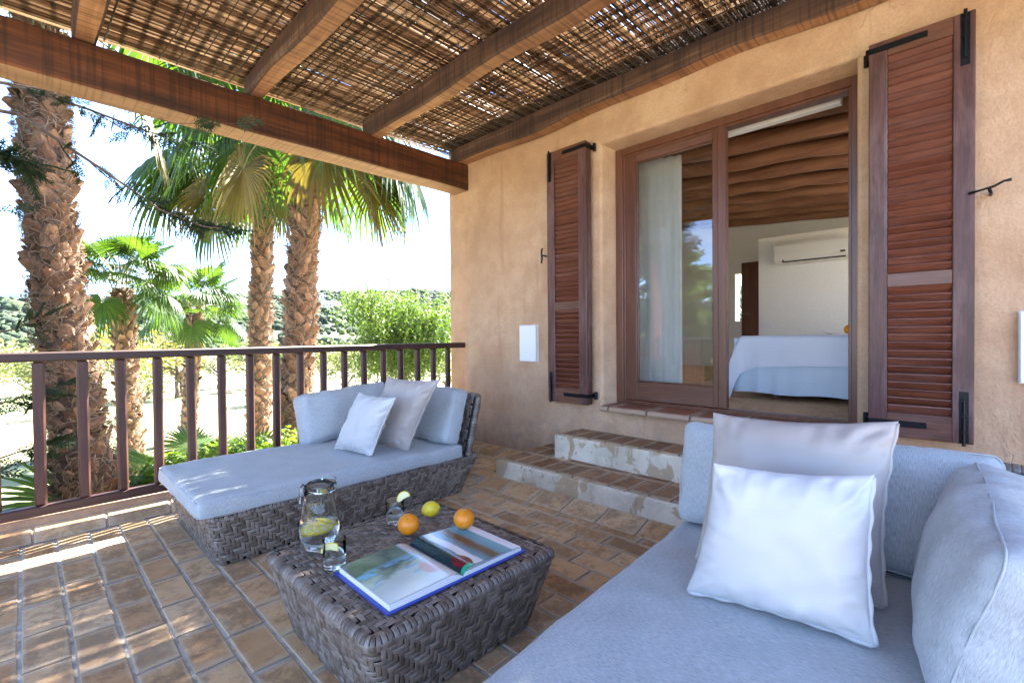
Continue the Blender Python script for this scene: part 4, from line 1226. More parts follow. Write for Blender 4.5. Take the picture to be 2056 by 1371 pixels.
for sg, prof, mt, nm in ((-1, prof_left, M_PRL, 'printed_page'), (1, prof_right, M_PRR, 'printed_page')):
    m = MB(); vs = []; n = 34
    for k in range(n + 1):
        x = sg * (W - .001) * (k / n) ** 1.25
        for j in range(9):
            y = (-.5 + j / 8) * (Hh - .008)
            z = prof(x) + .0022 + (.0015 * math.sin(j * .8) * (k / n) if sg < 0 else .004 * (k / n) * (1 - j / 8) * math.sin(k / n * 3.1))
            vs.append((x, y, z))
    fs = [(9 * k + j, 9 * k + j + 1, 9 * (k + 1) + j + 1, 9 * (k + 1) + j) for k in range(n) for j in range(8)]
    m.add(vs, fs); o = m.build(nm, mt, BOOK, smooth=True)
    if sg > 0: tag(o, 'curled right page with a dark teal sea picture')

# ------------------------------------------------------------------ bedroom things
AC = thing('air_conditioner', 'cream split air conditioner high on the white bedroom partition', 'air conditioner', (6.83, 1.46, 2.14))
m = MB(); pr = [(0, -.135), (-.12, -.135), (-.175, -.10), (-.19, -.02), (-.185, .09), (-.165, .125), (0, .135)]
vs = [(px, y, pz) for y in (-.39, .39) for px, pz in pr]; n = len(pr)
m.add(vs, [tuple(range(n)), tuple(range(2 * n - 1, n - 1, -1))] + [(k, (k + 1) % n, (k + 1) % n + n, k + n) for k in range(n)])
m.build('case', M_ACW, AC, recalc=True)
bx('louvre', (-.184, -.150, -.36, .30, -.118, -.085), M_DARK, AC, bev=.003, rot=(0, 0, 0)); bx('flap', (-.193, -.186, -.36, .28, -.105, -.075), M_ACW, AC, bev=.002)
bx('display', (-.197, -.186, -.36, -.31, -.06, -.04), M_DARK, AC, bev=.001)
SW = thing('light_switch', 'white double light switch on the bedroom partition', 'switch', (6.83, 1.995, 1.245))
bx('rocker', (-.012, -.006, -.064, -.002, -.033, .033), M_WHITEP, SW, bev=.002); bx('rocker', (-.012, -.006, .002, .064, -.033, .033), M_WHITEP, SW, bev=.002); bx('plate', (-.007, .001, -.07, .07, -.04, .04), M_WHITEP, SW, bev=.002)
def m_linen(name, c):
    g = G(name); n1 = g.noise(g.co((1, 160, 160)), 1.5, 2, .5)
    return g.out(g.bsdf(g.ramp(n1, [(.3, tuple(x * .92 for x in c)), (.7, c)]), .95, Normal=g.bump(n1, .1, .002)))
M_LINEN = m_linen('lilac_white_linen', (.66, .68, .76)); M_LINEN2 = m_linen('pale_blue_linen', (.55, .63, .71))
M_CURT = m_leaf('curtain_cloth', [(.70, .69, .66), (.74, .73, .70), (.78, .77, .74)], .35, .9, tint=(1, 1, 1))
BED = thing('bed', 'low double bed with pale blue valance and round wooden legs', 'bed', (5.3, .6, .592))
bx('mattress', (-.98, .98, -.86, .90, .28, .515), M_LINEN2, BED, bev=.015); bx('base', (-.965, .965, -.85, .89, .06, .285), M_LINEN2, BED, bev=.01)
m = MB()
m.grid(lambda a, b: (-.992 - .007 * math.sin(a * 74) * (1 - b) - .004 * mnoise.noise(Vector((a * 30, b * 2, 1))), .915 - 1.8 * a, .052 + .46 * b + .006 * math.sin(a * 21) * (1 - b)), 120, 8)
m.build('valance', M_LINEN2, BED, smooth=True)
lg = MB(); lg.lathe([(.03, 0), (.036, .055), (.036, .06), (.0, .06)], 16); lgm = lg.mesh('leg', M_DOOR)
for (x, y) in ((-.88, .62), (-.88, -.7), (.88, .62), (.88, -.7)): link('leg', lgm, BED, (x, y, 0))
m = MB()
def spread(a, b):
    # a across the bed (Y), b from front hem up over the edge and back (X)
    y = 1.555 - a * 1.95; s = b * 1.5
    hem = .245 + .05 * math.sin(a * 9 + 1) * .3 + (.10 * max(0, 1 - a * 9))
    if s < hem: x, z = 4.300 - .006 * math.sin(a * 60) * (1 - s / hem) - .012, 1.118 - hem + s
    else:
        t = s - hem; x, z = 4.30 + t - .012, 1.122 + .003 * mnoise.noise(Vector((t * 4, a * 9, 3)))
        if t < .03: z = 1.118 + .004 * math.sin(t / .03 * 1.57)
    if a < .06:
        k = (1 - a / .06); y = 1.555 - .06 * 1.95 + .03 * math.sin(min(1, k * 2) * 1.57); z -= max(0, k - .35) * .42; y += max(0, k - .35) * .16 * (1 if s < hem + .05 else .5)
        if s < hem: x -= .02 * k
    return (x, y, z)
m.grid(spread, 70, 46); sp = m.build('bedspread', M_LINEN, smooth=True); tag(sp, 'white linen bedspread hanging over the foot of the bed', 'bedspread')
fruit('orange', 'small orange lying on the bed inside the room', 'orange', (4.42, .705, 1.168), .038, M_ORANGE, rot=(.2, .1, 0), group='oranges')
MAGZ = thing('magazine', 'open magazine lying on the bed beside the orange', 'magazine', (4.50, .84, 1.127), .3)
for sg in (-1, 1):
    m = MB(); vs = []
    for k in range(9):
        x = sg * .2 * k / 8; z = .022 * math.sin(min(1, k / 3) * 1.57) * (1 - k / 9) + .004
        for y in (-.13, .13): vs += [(y, x, z)]
    m.add(vs, [(2 * k, 2 * k + 1, 2 * k + 3, 2 * k + 2) for k in range(8)]); m.build('page', M_PAGE, MAGZ, smooth=True)
def curtain(name, p0, p1, z0, z1, nf, amp, label, seed, gather=0.0):
    p0, p1 = Vector(p0), Vector(p1); d = p1 - p0; L = d.length; nrm = Vector((-d.y, d.x)) / L
    rr = random.Random(seed); ph = rr.uniform(0, 6)
    m = MB()
    def fn(a, b, off=0):
        t = a * (1 - gather * (1 - b) * .4)
        w = amp * (math.sin(a * nf * 6.283 + ph + .5 * math.sin(a * 7)) * (.75 + .25 * math.sin(b * 3 + a * 5))) * (.55 + .45 * (1 - b))
        q = p0 + d * t + nrm * (w + off)
        return (q.x, q.y, z0 + (z1 - z0) * b)
    m.grid(lambda a, b: fn(a, b), nf * 14, 14)
    o = m.build(name, M_CURT, smooth=True); tag(o, label, 'curtain'); return o
curtain('curtain', (3.66, 2.12), (3.76, 1.73), .62, 2.60, 5, .024, 'pale curtain hanging just behind the glass door pane', 2)
curtain('curtain', (6.36, 3.82), (6.95, 3.80), .64, 2.64, 5, .03, 'cream curtain by the far window of the bedroom, nearer the glass door', 5)
curtain('curtain', (7.05, 3.80), (7.62, 3.84), .64, 2.64, 6, .03, 'cream curtain at the far window of the bedroom, deeper in the room', 8)
WD = thing('bedroom_window', 'tall timber framed window behind the cream curtains', 'window', (6.95, 3.98, .592))
m = MB()
for (a, b) in ((-.60, -.53), (.53, .60), (-.03, .03)): m.box(a, b, -.03, .03, .0, 2.06, b=.004)
wf = m.build('frame', M_DOOR, WD); 
for (a, b) in ((.0, .1), (1.96, 2.06)):
    bx('rail', (-.53, -.03, -.028, .028, a, b), M_DOORH, wf); bx('rail', (.03, .53, -.028, .028, a, b), M_DOORH, wf)
bx('pane', (-.53, -.03, -.004, .004, .1, 1.96), M_PANE, WD, bev=0); bx('pane', (.03, .53, -.004, .004, .1, 1.96), M_PANE, WD, bev=0)
BD = thing('bedroom_door', 'dark timber inner door beside the bedroom partition', 'door', (8.08, 2.30, .592))
bx('panel', (-.05, -.005, -.15, .41, 0, 1.67), M_DOOR, BD)
m = MB(); m.tube([(-.05, .36, .86), (-.10, .36, .86), (-.10, .26, .86)], .01, 8); m.build('handle', M_STEEL, BD)
# ================================================================== land
def ridge_el(az):   # elevation of the skyline in degrees, by azimuth in degrees
    return float(np.interp(az, [-180, -90, -20, 20, 45, 55, 60, 66, 75, 84, 90, 92, 110, 150, 180], [2.6, 2.2, 3.2, 4.6, 5.0, 4.9, 4.5, 4.3, 3.7, 3.2, 3.4, 3.1, 2.8, 2.8, 2.6]))
def sstep(a, b, x):
    t = min(1, max(0, (x - a) / (b - a))); return t * t * (3 - 2 * t)
def land_z(x, y):
    r = math.hypot(x, y); az = math.degrees(math.atan2(y, x))
    z = -1.75 - .55 * sstep(8, 60, r) - 3.2 * sstep(60, 260, r)
    z += .10 * mnoise.noise(Vector((x * .12, y * .12, 0))) * sstep(5, 12, r)
    if r > 170:
        zr = 1.15 + 900 * math.tan(math.radians(ridge_el(az)))
        h = sstep(150, 960, r)
        z = z * (1 - h) + h * zr
        z += (h * (1 - h) * 4) * 16 * mnoise.noise(Vector((x * .006, y * .006, 1.7))) + h * 7 * mnoise.noise(Vector((x * .009, y * .009, 4)))
        if r > 960: z -= (r - 960) * .05
    return z
rs = [0, 2, 4, 6, 8, 10, 13, 17, 22, 28, 36, 46, 60, 80, 105, 135, 170, 210, 250, 290, 330, 370, 410, 460, 510, 560, 620, 680, 740, 800, 860, 910, 960, 1020, 1200, 1600]
na = 240
V = []; Q = []
for r in rs:
    for k in range(na):
        a = 2 * math.pi * k / na
        x, y = r * math.cos(a), r * math.sin(a)
        V.append((x, y, land_z(x, y)))
for i in range(len(rs) - 1):
    for k in range(na):
        k2 = (k + 1) % na
        Q.append((i * na + k, (i + 1) * na + k, (i + 1) * na + k2, i * na + k2))
g = G('dry_ground')
v = g.co()
n1 = g.noise(v, .05, 6, .6, .4); n2 = g.noise(v, .9, 6, .65); n3 = g.noise(v, .012, 5, .6)
c = g.ramp(n2, [(.3, (.30, .24, .15)), (.55, (.42, .35, .24)), (.75, (.48, .42, .30))])
c = g.mix(g.ramp(n1, [(.36, 0.0), (.52, .85)]), c, (.10, .135, .035))
r2 = g.n('ShaderNodeVectorMath', {0: v}, operation='LENGTH').outputs[1] if False else None
zz = g.sep(v)[2]
hill = g.ramp(g.math('ADD', g.math('MULTIPLY', zz, .02), g.math('MULTIPLY', n3, .5)), [(.18, 0.0), (.36, 1.0)])
c = g.mix(hill, c, g.ramp(n1, [(.35, (.02, .032, .014)), (.6, (.045, .055, .022)), (.75, (.10, .095, .05))]))
M_LAND = g.out(g.bsdf(c, .95, Normal=g.bump(n2, .4, .1)))
tag(link('ground', npmesh('ground', V, Q, M_LAND, smooth=True)), kind='structure')

# ------------------------------------------------------------------ leaf clouds and trees
def blob_mesh(name, mat, n, size, radii, seed, flat=.5, shell=.35, blobs=None):
    """n small leaf quads spread through overlapping ellipsoids"""
    rng = np.random.default_rng(seed)
    if blobs is None: blobs = [((0, 0, 0), radii)]
    w = np.array([b[1][0] * b[1][1] * b[1][2] for b in blobs]) ** .67; w /= w.sum()
    which = rng.choice(len(blobs), n, p=w)
    d = rng.normal(size=(n, 3)); d /= np.linalg.norm(d, axis=1, keepdims=True)
    rr = (shell + (1 - shell) * rng.random(n) ** .5)
    ctr = np.array([b[0] for b in blobs])[which]; rad = np.array([b[1] for b in blobs])[which]
    c = ctr + d * rad * rr[:, None] * (1 + .18 * rng.normal(size=(n, 1)) * .6)
    a = rng.normal(size=(n, 3)); a[:, 2] *= flat; a /= np.linalg.norm(a, axis=1, keepdims=True)
    b = np.cross(a, rng.normal(size=(n, 3))); b /= np.linalg.norm(b, axis=1, keepdims=True)
    s = size * rng.uniform(.6, 1.4, (n, 1))
    V = np.stack([c - a * s, c + b * s * .45, c + a * s, c - b * s * .45], 1).reshape(-1, 3)
    Q = np.arange(4 * n).reshape(n, 4)
    return npmesh(name, V, Q, mat)
def limb_mesh(name, seed, h, r, nb, spread, mat=M_BARK, lean=0.0):
    rr = random.Random(seed); m = MB()
    tp = [(lean * (k / 5) ** 1.4 + rr.uniform(-.03, .03) * h * (k > 0), rr.uniform(-.03, .03) * h * (k > 0), h * k / 5 - (.15 if k == 0 else 0)) for k in range(6)]
    m.tube(tp, [r * (1.25 if k == 0 else 1 - .10 * k) for k in range(6)], 8)
    for b in range(nb):
        a = 6.283 * b / nb + rr.uniform(-.4, .4); p = Vector(tp[rr.choice((3, 4, 5))]); pts = [p]
        for k in range(1, 5):
            pts.append(p + Vector((math.cos(a) * spread * k / 4, math.sin(a) * spread * k / 4, spread * (.9 * k / 4 - .18 * (k / 4) ** 2) + rr.uniform(-.05, .05) * spread)))
            a += rr.uniform(-.25, .25)
        m.tube(pts, [r * .55 * (1 - .2 * k) for k in range(5)], 6)
    return m.mesh(name, mat, smooth=True)

villas = [(90.9, 700, 15, 6, 5, 'long white villa below the ridge left of the thickest palm trunk'), (89.8, 690, 7, 5, 7, 'blocky white villa below the ridge, close by the thickest palm trunk'),
          (66.8, 560, 8, 5, 5, 'lowest white villa on the slope right of the pair of palm trunks'), (65.6, 590, 6, 5, 5, 'white villa on the slope, middle one right of the pair of palm trunks'),
          (64.8, 600, 7, 5, 4, 'white villa on the slope nearest the light green tree'), (66.2, 640, 6, 5, 5, 'highest white villa on the slope right of the pair of palm trunks'), (80.5, 520, 8, 5, 4.5, 'white villa seen between the two small palms'), (79.3, 430, 7, 5, 4.5, 'white villa low between the two small palms'), (85.6, 440, 7, 5, 4.5, 'white villa just right of the thickest palm trunk'), (76.5, 560, 6, 5, 4, 'white villa beside the farther small palm')]
# forest on the hills: one wooded mass
def forest():
    rng = np.random.default_rng(77)
    ico = bmesh.new(); bmesh.ops.create_icosphere(ico, subdivisions=1, radius=1)
    base = np.array([v.co[:] for v in ico.verts]); fac = np.array([[v.index for v in f.verts] for f in ico.faces]); ico.free()
    pts = []
    while len(pts) < 27000:
        az = math.radians(rng.uniform(14, 106)); r = 195 + 820 * rng.random() ** .75
        x, y = r * math.cos(az), r * math.sin(az)
        dn = mnoise.noise(Vector((x * .011, y * .011, 9)))
        lim = -.33 if r > 360 else -.35 + (360 - r) / 330
        if dn < lim + rng.normal(0, .08): continue
        if any(abs(math.degrees(az) - q[0]) < math.degrees((q[2] + 3) / q[1]) and q[1] - 75 < r < q[1] + 9 for q in villas): continue
        pts.append((x, y, land_z(x, y), r))
    P = np.array(pts); n = len(P)
    s = rng.uniform(1.1, 2.6, n) * np.exp(rng.normal(0, .32, n)) * np.interp(P[:, 3], [200, 420, 800], [.62, .95, 1.35])
    jit = 1 + rng.normal(0, .20, (n, len(base), 1))
    V = base[None] * jit * np.stack([s, s, s * rng.uniform(.75, 1.15, n)], 1)[:, None, :]
    V += np.stack([P[:, 0], P[:, 1], P[:, 2] + s * .6], 1)[:, None, :]
    Q = (fac[None] + (np.arange(n) * len(base))[:, None, None]).reshape(-1, 3)
    g = G('pine_wood')
    isl = g.n('ShaderNodeNewGeometry').outputs['Random Per Island']
    n1 = g.noise(g.co(), .5, 4, .7)
    c = g.ramp(g.math('ADD', g.math('MULTIPLY', isl, .6), g.math('MULTIPLY', n1, .4)), [(.2, (.005, .017, .005)), (.5, (.014, .038, .010)), (.8, (.040, .066, .016))])
    tag(link('pine_forest', npmesh('pine_forest', V.reshape(-1, 3), Q, g.out(g.bsdf(c, .9, Normal=g.bump(n1, 1.0, 1.5))), smooth=False)), kind='stuff')
forest()

# white houses far off on the slopes
M_FARWALL = plain('far_white_wall', (.78, .76, .72), .8); M_FARROOF = plain('far_flat_roof', (.50, .40, .33), .8); M_FARWIN = plain('far_window', (.05, .07, .09), .3)
def far_house(az, r, w, d, h, label):
    a = math.radians(az); x, y = r * math.cos(a), r * math.sin(a); z = land_z(x, y)
    t = thing('villa', label, 'house', (x, y, z), a + math.pi / 2 + R_.uniform(-.3, .3), 'white villas on the far slopes')
    wm = MB(); wm.box(-w, w, -d, d, -6, h, b=0); wm.box(-w * .5, w * .3, -d * .5, d, h, h * 1.6, b=0); wl = wm.build('wall', M_FARWALL, t)
    rm = MB(); rm.box(-w - .3, w + .3, -d - .3, d + .3, h, h + .4, b=0); rm.build('roof', M_FARROOF, t)
    k = -w + 1.5
    while k < w - 1.5:
        bx('window', (k, k + 1.4, d - .05, d + .06, h * .25, h * .75), M_FARWIN, t, bev=0); k += 3.4
for v_ in villas: far_house(*v_)

# orchard trees and shrubs in the dry field
orch = []
for k in range(5):
    rr = random.Random(k + 40)
    bl = [((rr.uniform(-.9, .9), rr.uniform(-.9, .9), 2.2 + rr.uniform(-.5, .6)), (rr.uniform(.5, .9),) * 3) for _ in range(7)]
    crown = blob_mesh('crown', (M_SAGE, M_SAGE, M_YELLOW, M_BUSH, M_SAGE)[k], (1300, 1300, 420, 1700, 1300)[k], .10, (1, 1, 1), 50 + k, blobs=bl, shell=.1)
    orch.append((limb_mesh('trunk', 60 + k, 1.2, .11, 6, 1.1), crown))
def orchard_tree(x, y, k, s, label, cat='tree', group='orchard trees in the dry field'):
    t = thing('orchard_tree', label, cat, (x, y, land_z(x, y)), R_.uniform(0, 6.28), group); t.scale = (s, s, s * R_.uniform(.8, 1.05))
    link('trunk', orch[k][0], t); link('crown', orch[k][1], t)
rr = random.Random(5)
for az_i in range(15):
    for r_i in range(9):
        az = 46 + az_i * 3.3 + rr.uniform(-1, 1); r = 24 * 1.33 ** r_i * rr.uniform(.9, 1.1)
        if r > 250 or rr.random() < (.45 if r < 50 else .22): continue
        a = math.radians(az)
        k_ = rr.choice((0, 1, 4)); where = 'left of the thickest trunk' if az > 88 else 'between the palm trunks' if az > 66 else 'beside the light green tree' if az > 56 else 'behind the light green tree'
        orchard_tree(r * math.cos(a), r * math.sin(a), k_, rr.uniform(.6, 1.0), 'grey green tree %s in the dry field, %s' % ('close' if r < 45 else 'farther off' if r < 110 else 'very small', where))
for (az, r, s, lab) in ((83.5, 27, 1.15, 'yellow leaved tree left of the nearer small palm'), (79.5, 30, 1.2, 'yellow leaved tree between the two small palms'), (86.0, 40, 1.1, 'yellow leaved tree just beside the thickest palm trunk')):
    a = math.radians(az); orchard_tree(r * math.cos(a), r * math.sin(a), 2, s, lab, group='yellow leaved trees')
for (az, r, s, k, lab) in ((70.3, 24, .8, 3, 'rounded green bush seen between balusters left of the palm pair'), (72.2, 34, .75, 3, 'darker green bush farther off left of the palm pair'), (61.0, 75, 1.9, 3, 'lone dark tree in the field beside the light green tree')):
    a = math.radians(az); orchard_tree(r * math.cos(a), r * math.sin(a), k, s, lab, group='green bushes in the field')

# ------------------------------------------------------------------ fan palms
def frond_mesh(seed, pet=.9, R=.85, nseg=40, spread=290, e0=45, e1=0, droop=.5, split=.5, mat=M_PALM, curl=.12):
    rr = random.Random(seed); m = MB()
    p = Vector((0, 0, 0)); pts = [p.copy()]; n = 8
    for k in range(n):
        e = math.radians(e0 + (e1 - e0) * ((k + .5) / n) ** 1.3); p = p + Vector((math.cos(e), 0, math.sin(e))) * pet / n; pts.append(p.copy())
    m.cur = 1; m.tube(pts, [.022 - .0014 * k for k in range(n + 1)], 5, squash=.6); m.cur = 0
    e = math.radians(e1); d = Vector((math.cos(e), 0, math.sin(e))); sd = Vector((0, 1, 0)); nr = d.cross(sd); nr = nr if nr.z > 0 else -nr
    if abs(e1) > 80: nr = Vector((1, 0, 0))
    hub = pts[-1]; dphi = math.radians(spread) / nseg
    rowsr = (.03, .28, .52, .72, .88, 1.0)
    for k in range(nseg):
        ph = -math.radians(spread) / 2 + dphi * (k + .5)
        L = R * (.72 + .28 * math.cos(ph * .55)) * rr.uniform(.93, 1.05)
        ax = d * math.cos(ph) + sd * math.sin(ph); tv = -d * math.sin(ph) + sd * math.cos(ph)
        vs = []; tw = rr.uniform(-.25, .25); dr = droop * rr.uniform(.7, 1.35)
        for f in rowsr:
            r = L * f
            w = r * math.tan(dphi / 2) * 1.03
            if f > split: w = L * split * math.tan(dphi / 2) * (1 - ((f - split) / (1 - split)) ** 1.2) + .001
            ctr = hub + ax * r + nr * (curl * R * (math.cos(ph * 1.2) * .5) * f * f - .10 * R * f * abs(math.sin(ph * .5)))
            fall = max(0, f - .35) / .65
            ctr += Vector((0, 0, -1)) * dr * R * fall ** 1.9 * .55
            ctr += tv * tw * .06 * fall
            # outer part turns inwards while it hangs
            ctr -= ax * dr * .22 * R * fall ** 2.2
            fold = nr * w * .38
            vs += [ctr - tv * w - fold, ctr + fold * .6, ctr + tv * w - fold]
        fs = []
        for q in range(len(rowsr) - 1):
            fs += [(3 * q, 3 * q + 1, 3 * q + 4, 3 * q + 3), (3 * q + 1, 3 * q + 2, 3 * q + 5, 3 * q + 4)]
        m.add(vs, fs)
    return m.mesh('frond', [mat, M_PETIOLE])
FR = {
    'up': [frond_mesh(1, .95, .82, e0=72, e1=48, droop=.25), frond_mesh(2, 1.0, .8, e0=66, e1=35, droop=.35)],
    'mid': [frond_mesh(3, 1.05, .88, e0=45, e1=5, droop=.6), frond_mesh(4, 1.0, .85, e0=35, e1=-10, droop=.75), frond_mesh(5, 1.1, .9, e0=50, e1=-5, droop=.85)],
    'low': [frond_mesh(6, 1.05, .9, e0=15, e1=-45, droop=.9), frond_mesh(7, 1.0, .9, e0=5, e1=-60, droop=.8)],
    'old': [frond_mesh(8, .95, .85, e0=-10, e1=-75, droop=.6, mat=M_PALMOLD), frond_mesh(9, .9, .85, e0=-30, e1=-84, droop=.5, mat=M_PALMOLD, split=.4)],
}
BOOTS = []
for k in range(5):
    rr = random.Random(90 + k); m = MB(); cols, rows = 5, 6
    tip = (1.0, .8, .62, .9, .7)[k]; vs = []
    for side in (0, 1):
        for j in range(rows):
            t = j / (rows - 1)
            hw = (.085 + .018 * math.sin(t * 3.1)) * (1 - .52 * t ** 1.3)
            for i in range(cols):
                u = i / (cols - 1) * 2 - 1
                y = u * hw; z = (t - .35) * .25 * tip + rr.uniform(-.006, .006) * (j == rows - 1) * 2
                x = .012 + .065 * t ** 1.5 * tip - .055 * u * u * (1 - .4 * t) - (.013 if side else 0) + .006 * math.sin(i * 1.9 + k)
                vs.append((x, y, z))
    fs = []; N = cols * rows
    for side in (0, 1):
        for j in range(rows - 1):
            for i in range(cols - 1):
                a = side * N + j * cols + i; q = (a, a + 1, a + cols + 1, a + cols); fs.append(q if side == 0 else q[::-1])
    for i in range(cols - 1): fs.append((N - cols + i, N - cols + i + 1, 2 * N - cols + i + 1, 2 * N - cols + i))
    for j in range(rows - 1):
        fs.append((j * cols, (j + 1) * cols, N + (j + 1) * cols, N + j * cols)); fs.append((j * cols + cols - 1, N + j * cols + cols - 1, N + (j + 1) * cols + cols - 1, (j + 1) * cols + cols - 1))
    m.add(vs, fs); BOOTS.append(m.mesh('leaf_base', M_BOOT, smooth=False))

def palm(label, path, scale, zlo, zhi, nboot, crown, seed, group, nfib=1500, zdet=None):
    """path: list of (x, y, z, r)"""
    rr = random.Random(seed); P = np.array(path, float)
    base = Vector((P[0, 0], P[0, 1], P[0, 2]))
    t = thing('fan_palm', label, 'palm tree', base, 0, group)
    def at(z): return [float(np.interp(z, P[:, 2], P[:, k])) for k in (0, 1, 3)]
    m = MB(); zs = np.linspace(P[0, 2], P[-1, 2], 46)
    pts = []; rad = []
    for z in zs:
        x, y, r = at(z); pts.append((x - base.x, y - base.y, z - base.z)); rad.append(r * .93 * (1 + .05 * math.sin(z * 31)))
    m.tube(pts, rad, 20); m.build('trunk', M_TRUNK, t, smooth=True)
    ga = math.radians(137.508)
    for k in range(nboot):
        z = zlo + (zhi - zlo) * (k + .5) / nboot
        x, y, r = at(z); a = k * ga + rr.uniform(-.10, .10)
        s = scale * rr.uniform(.7, 1.35)
        o = link('leaf_base', rr.choice(BOOTS), t, (x - base.x + math.cos(a) * r * .95, y - base.y + math.sin(a) * r * .95, z - base.z))
        roll = rr.choice((-1, 1)) * rr.uniform(.1, .85)
        o.rotation_euler = (Matrix.Rotation(a, 3, 'Z') @ Matrix.Rotation(roll, 3, 'X') @ Matrix.Rotation(rr.uniform(-.28, .30), 3, 'Y')).to_euler()
        o.scale = (s * rr.uniform(.9, 1.3), s, s * rr.uniform(.8, 1.2))
    # loose fibre between the leaf bases
    rng = np.random.default_rng(seed); n = nfib
    z = rng.uniform(zlo, zhi, n); a = rng.uniform(0, 6.283, n)
    X = np.interp(z, P[:, 2], P[:, 0]) - base.x; Yv = np.interp(z, P[:, 2], P[:, 1]) - base.y; Rr = np.interp(z, P[:, 2], P[:, 3])
    ang = rng.normal(0, 1.1, n) + np.where(rng.random(n) < .5, .6, -.6); L = rng.uniform(.05, .15, n) * scale * 1.4; w = rng.uniform(.0009, .0022, n) * (1 + scale)
    S = 5; tt_ = np.linspace(0, 1, S); V = np.zeros((n, S, 2, 3))
    bend = rng.normal(0, .5, n)
    for q in range(S):
        an = ang + bend * tt_[q]
        da = np.sin(an) * L * tt_[q] / Rr; dz = np.cos(an) * L * tt_[q]
        rad_ = Rr * 1.0 + .015 + .05 * scale * np.sin(tt_[q] * 3.14) * rng.uniform(.2, 1.2, n) + .02 * rng.random(n)
        for e, sg in ((0, -1), (1, 1)):
            th = a + da + sg * w / Rr * np.cos(an); zz_ = z + dz + sg * w * np.sin(an) * -1
            V[:, q, e] = np.stack([X + np.cos(th) * rad_, Yv + np.sin(th) * rad_, zz_ - base.z], 1)
    idx = np.arange(n * S * 2).reshape(n, S, 2)
    Qf = np.stack([idx[:, :-1, 0], idx[:, :-1, 1], idx[:, 1:, 1], idx[:, 1:, 0]], -1).reshape(-1, 4)
    tag(link('fibre', npmesh('fibre', V.reshape(-1, 3), Qf, M_FIBRE), t), kind='stuff')
    x, y, r = at(P[-1, 2]); top = Vector((x, y, P[-1, 2])) - base
    def frond(kind, az, s, tilt=0.0, roll=0.0, dz=0.0):
        me_ = rr.choice(FR[kind]); a = math.radians(az)
        o = link('frond', me_, t, top + Vector((math.cos(a) * r * .5, math.sin(a) * r * .5, dz)))
        o.rotation_euler = (Matrix.Rotation(a, 3, 'Z') @ Matrix.Rotation(-math.radians(tilt), 3, 'Y') @ Matrix.Rotation(math.radians(roll), 3, 'X')).to_euler(); o.scale = (s, s, s)
    cs = crown['s']; k = 0
    for kind, num in crown['n'].items():
        for q in range(num):
            az = k * 137.508 + rr.uniform(-14, 14); k += 1
            frond(kind, az, cs * rr.uniform(.88, 1.12), rr.uniform(-10, 10), rr.uniform(-18, 18), {'up': .25, 'mid': .12, 'low': -.02, 'old': -.18}[kind] * cs)
    for (kind, az, s, tilt, roll, dz) in crown.get('extra', []): frond(kind, az, s, tilt, roll, dz)
    return t
# azimuths are measured from +X towards +Y; camera looks along 44 degrees
palm('thick shaggy palm trunk nearest the railing, at the picture edge', [(.62, 5.85, -1.9, .27), (.40, 6.15, -.2, .225), (.27, 6.30, 1.05, .185), (.20, 6.40, 2.2, .178), (.15, 6.47, 3.7, .172), (.14, 6.5, 5.3, .165)], .76, -.9, 4.7, 300,
     {'s': 1.15, 'n': {'up': 6, 'mid': 9, 'low': 4, 'old': 0}, 'extra': [('low', 160, 1.2, -8, 10, -.9), ('low', 185, 1.2, -14, -10, -1.0), ('old', -15, 1.0, 0, 0, -1.0)]}, 1, 'big fan palms by the terrace', 5200)
palm('slimmer back trunk of the pair of tall palms', [(3.05, 9.7, -2.3, .22), (3.07, 9.7, -.5, .195), (3.12, 9.69, 1.4, .185), (3.18, 9.66, 3.0, .175), (3.22, 9.64, 4.5, .17)], .72, -2.1, 4.35, 300,
     {'s': 1.15, 'n': {'up': 6, 'mid': 10, 'low': 6, 'old': 2}, 'extra': [('low', 140, 1.35, 0, 0, -.1), ('low', 155, 1.4, -6, 10, -.05), ('low', 128, 1.3, -10, -12, -.2), ('low', 170, 1.35, 4, 0, 0), ('mid', -45, 1.1, -10, 0, 0), ('low', -55, 1.1, 0, 0, -.1)]}, 2, 'big fan palms by the terrace', 4200)
palm('thicker front trunk of the pair of tall palms', [(2.50, 6.82, -2.1, .24), (2.59, 6.77, -.1, .205), (2.66, 6.72, 1.05, .19), (2.73, 6.68, 2.4, .18), (2.82, 6.61, 3.6, .175), (2.86, 6.58, 4.35, .175)], .80, -1.5, 4.2, 300,
     {'s': 1.15, 'n': {'up': 6, 'mid': 8, 'low': 6, 'old': 3}, 'extra': [('low', -38, 1.2, -6, 0, -.1), ('low', -20, 1.2, -10, 12, -.15), ('low', -55, 1.15, -4, -15, -.1), ('old', -35, 1.15, 12, 0, -.2), ('old', -28, 1.0, -4, 0, -.5)]}, 3, 'big fan palms by the terrace', 4200)
palm('nearer of the two small green palms between the tall trunks', [(1.53, 12.0, -2.1, .23), (1.46, 12.1, -1.3, .20), (1.42, 12.15, .6, .185), (1.38, 12.2, 2.15, .17)], .7, -1.9, 2.1, 200,
     {'s': .74, 'n': {'up': 11, 'mid': 15, 'low': 6, 'old': 0}}, 4, 'small fan palms in the garden', 1400)
palm('farther of the two small green palms, beside the slim trunk', [(3.10, 16.0, -2.25, .22), (3.2, 15.95, -1.5, .20), (3.32, 15.85, .6, .185), (3.40, 15.8, 1.85, .17)], .7, -2.1, 1.8, 170,
     {'s': .90, 'n': {'up': 10, 'mid': 14, 'low': 6, 'old': 0}}, 5, 'small fan palms in the garden', 1200)

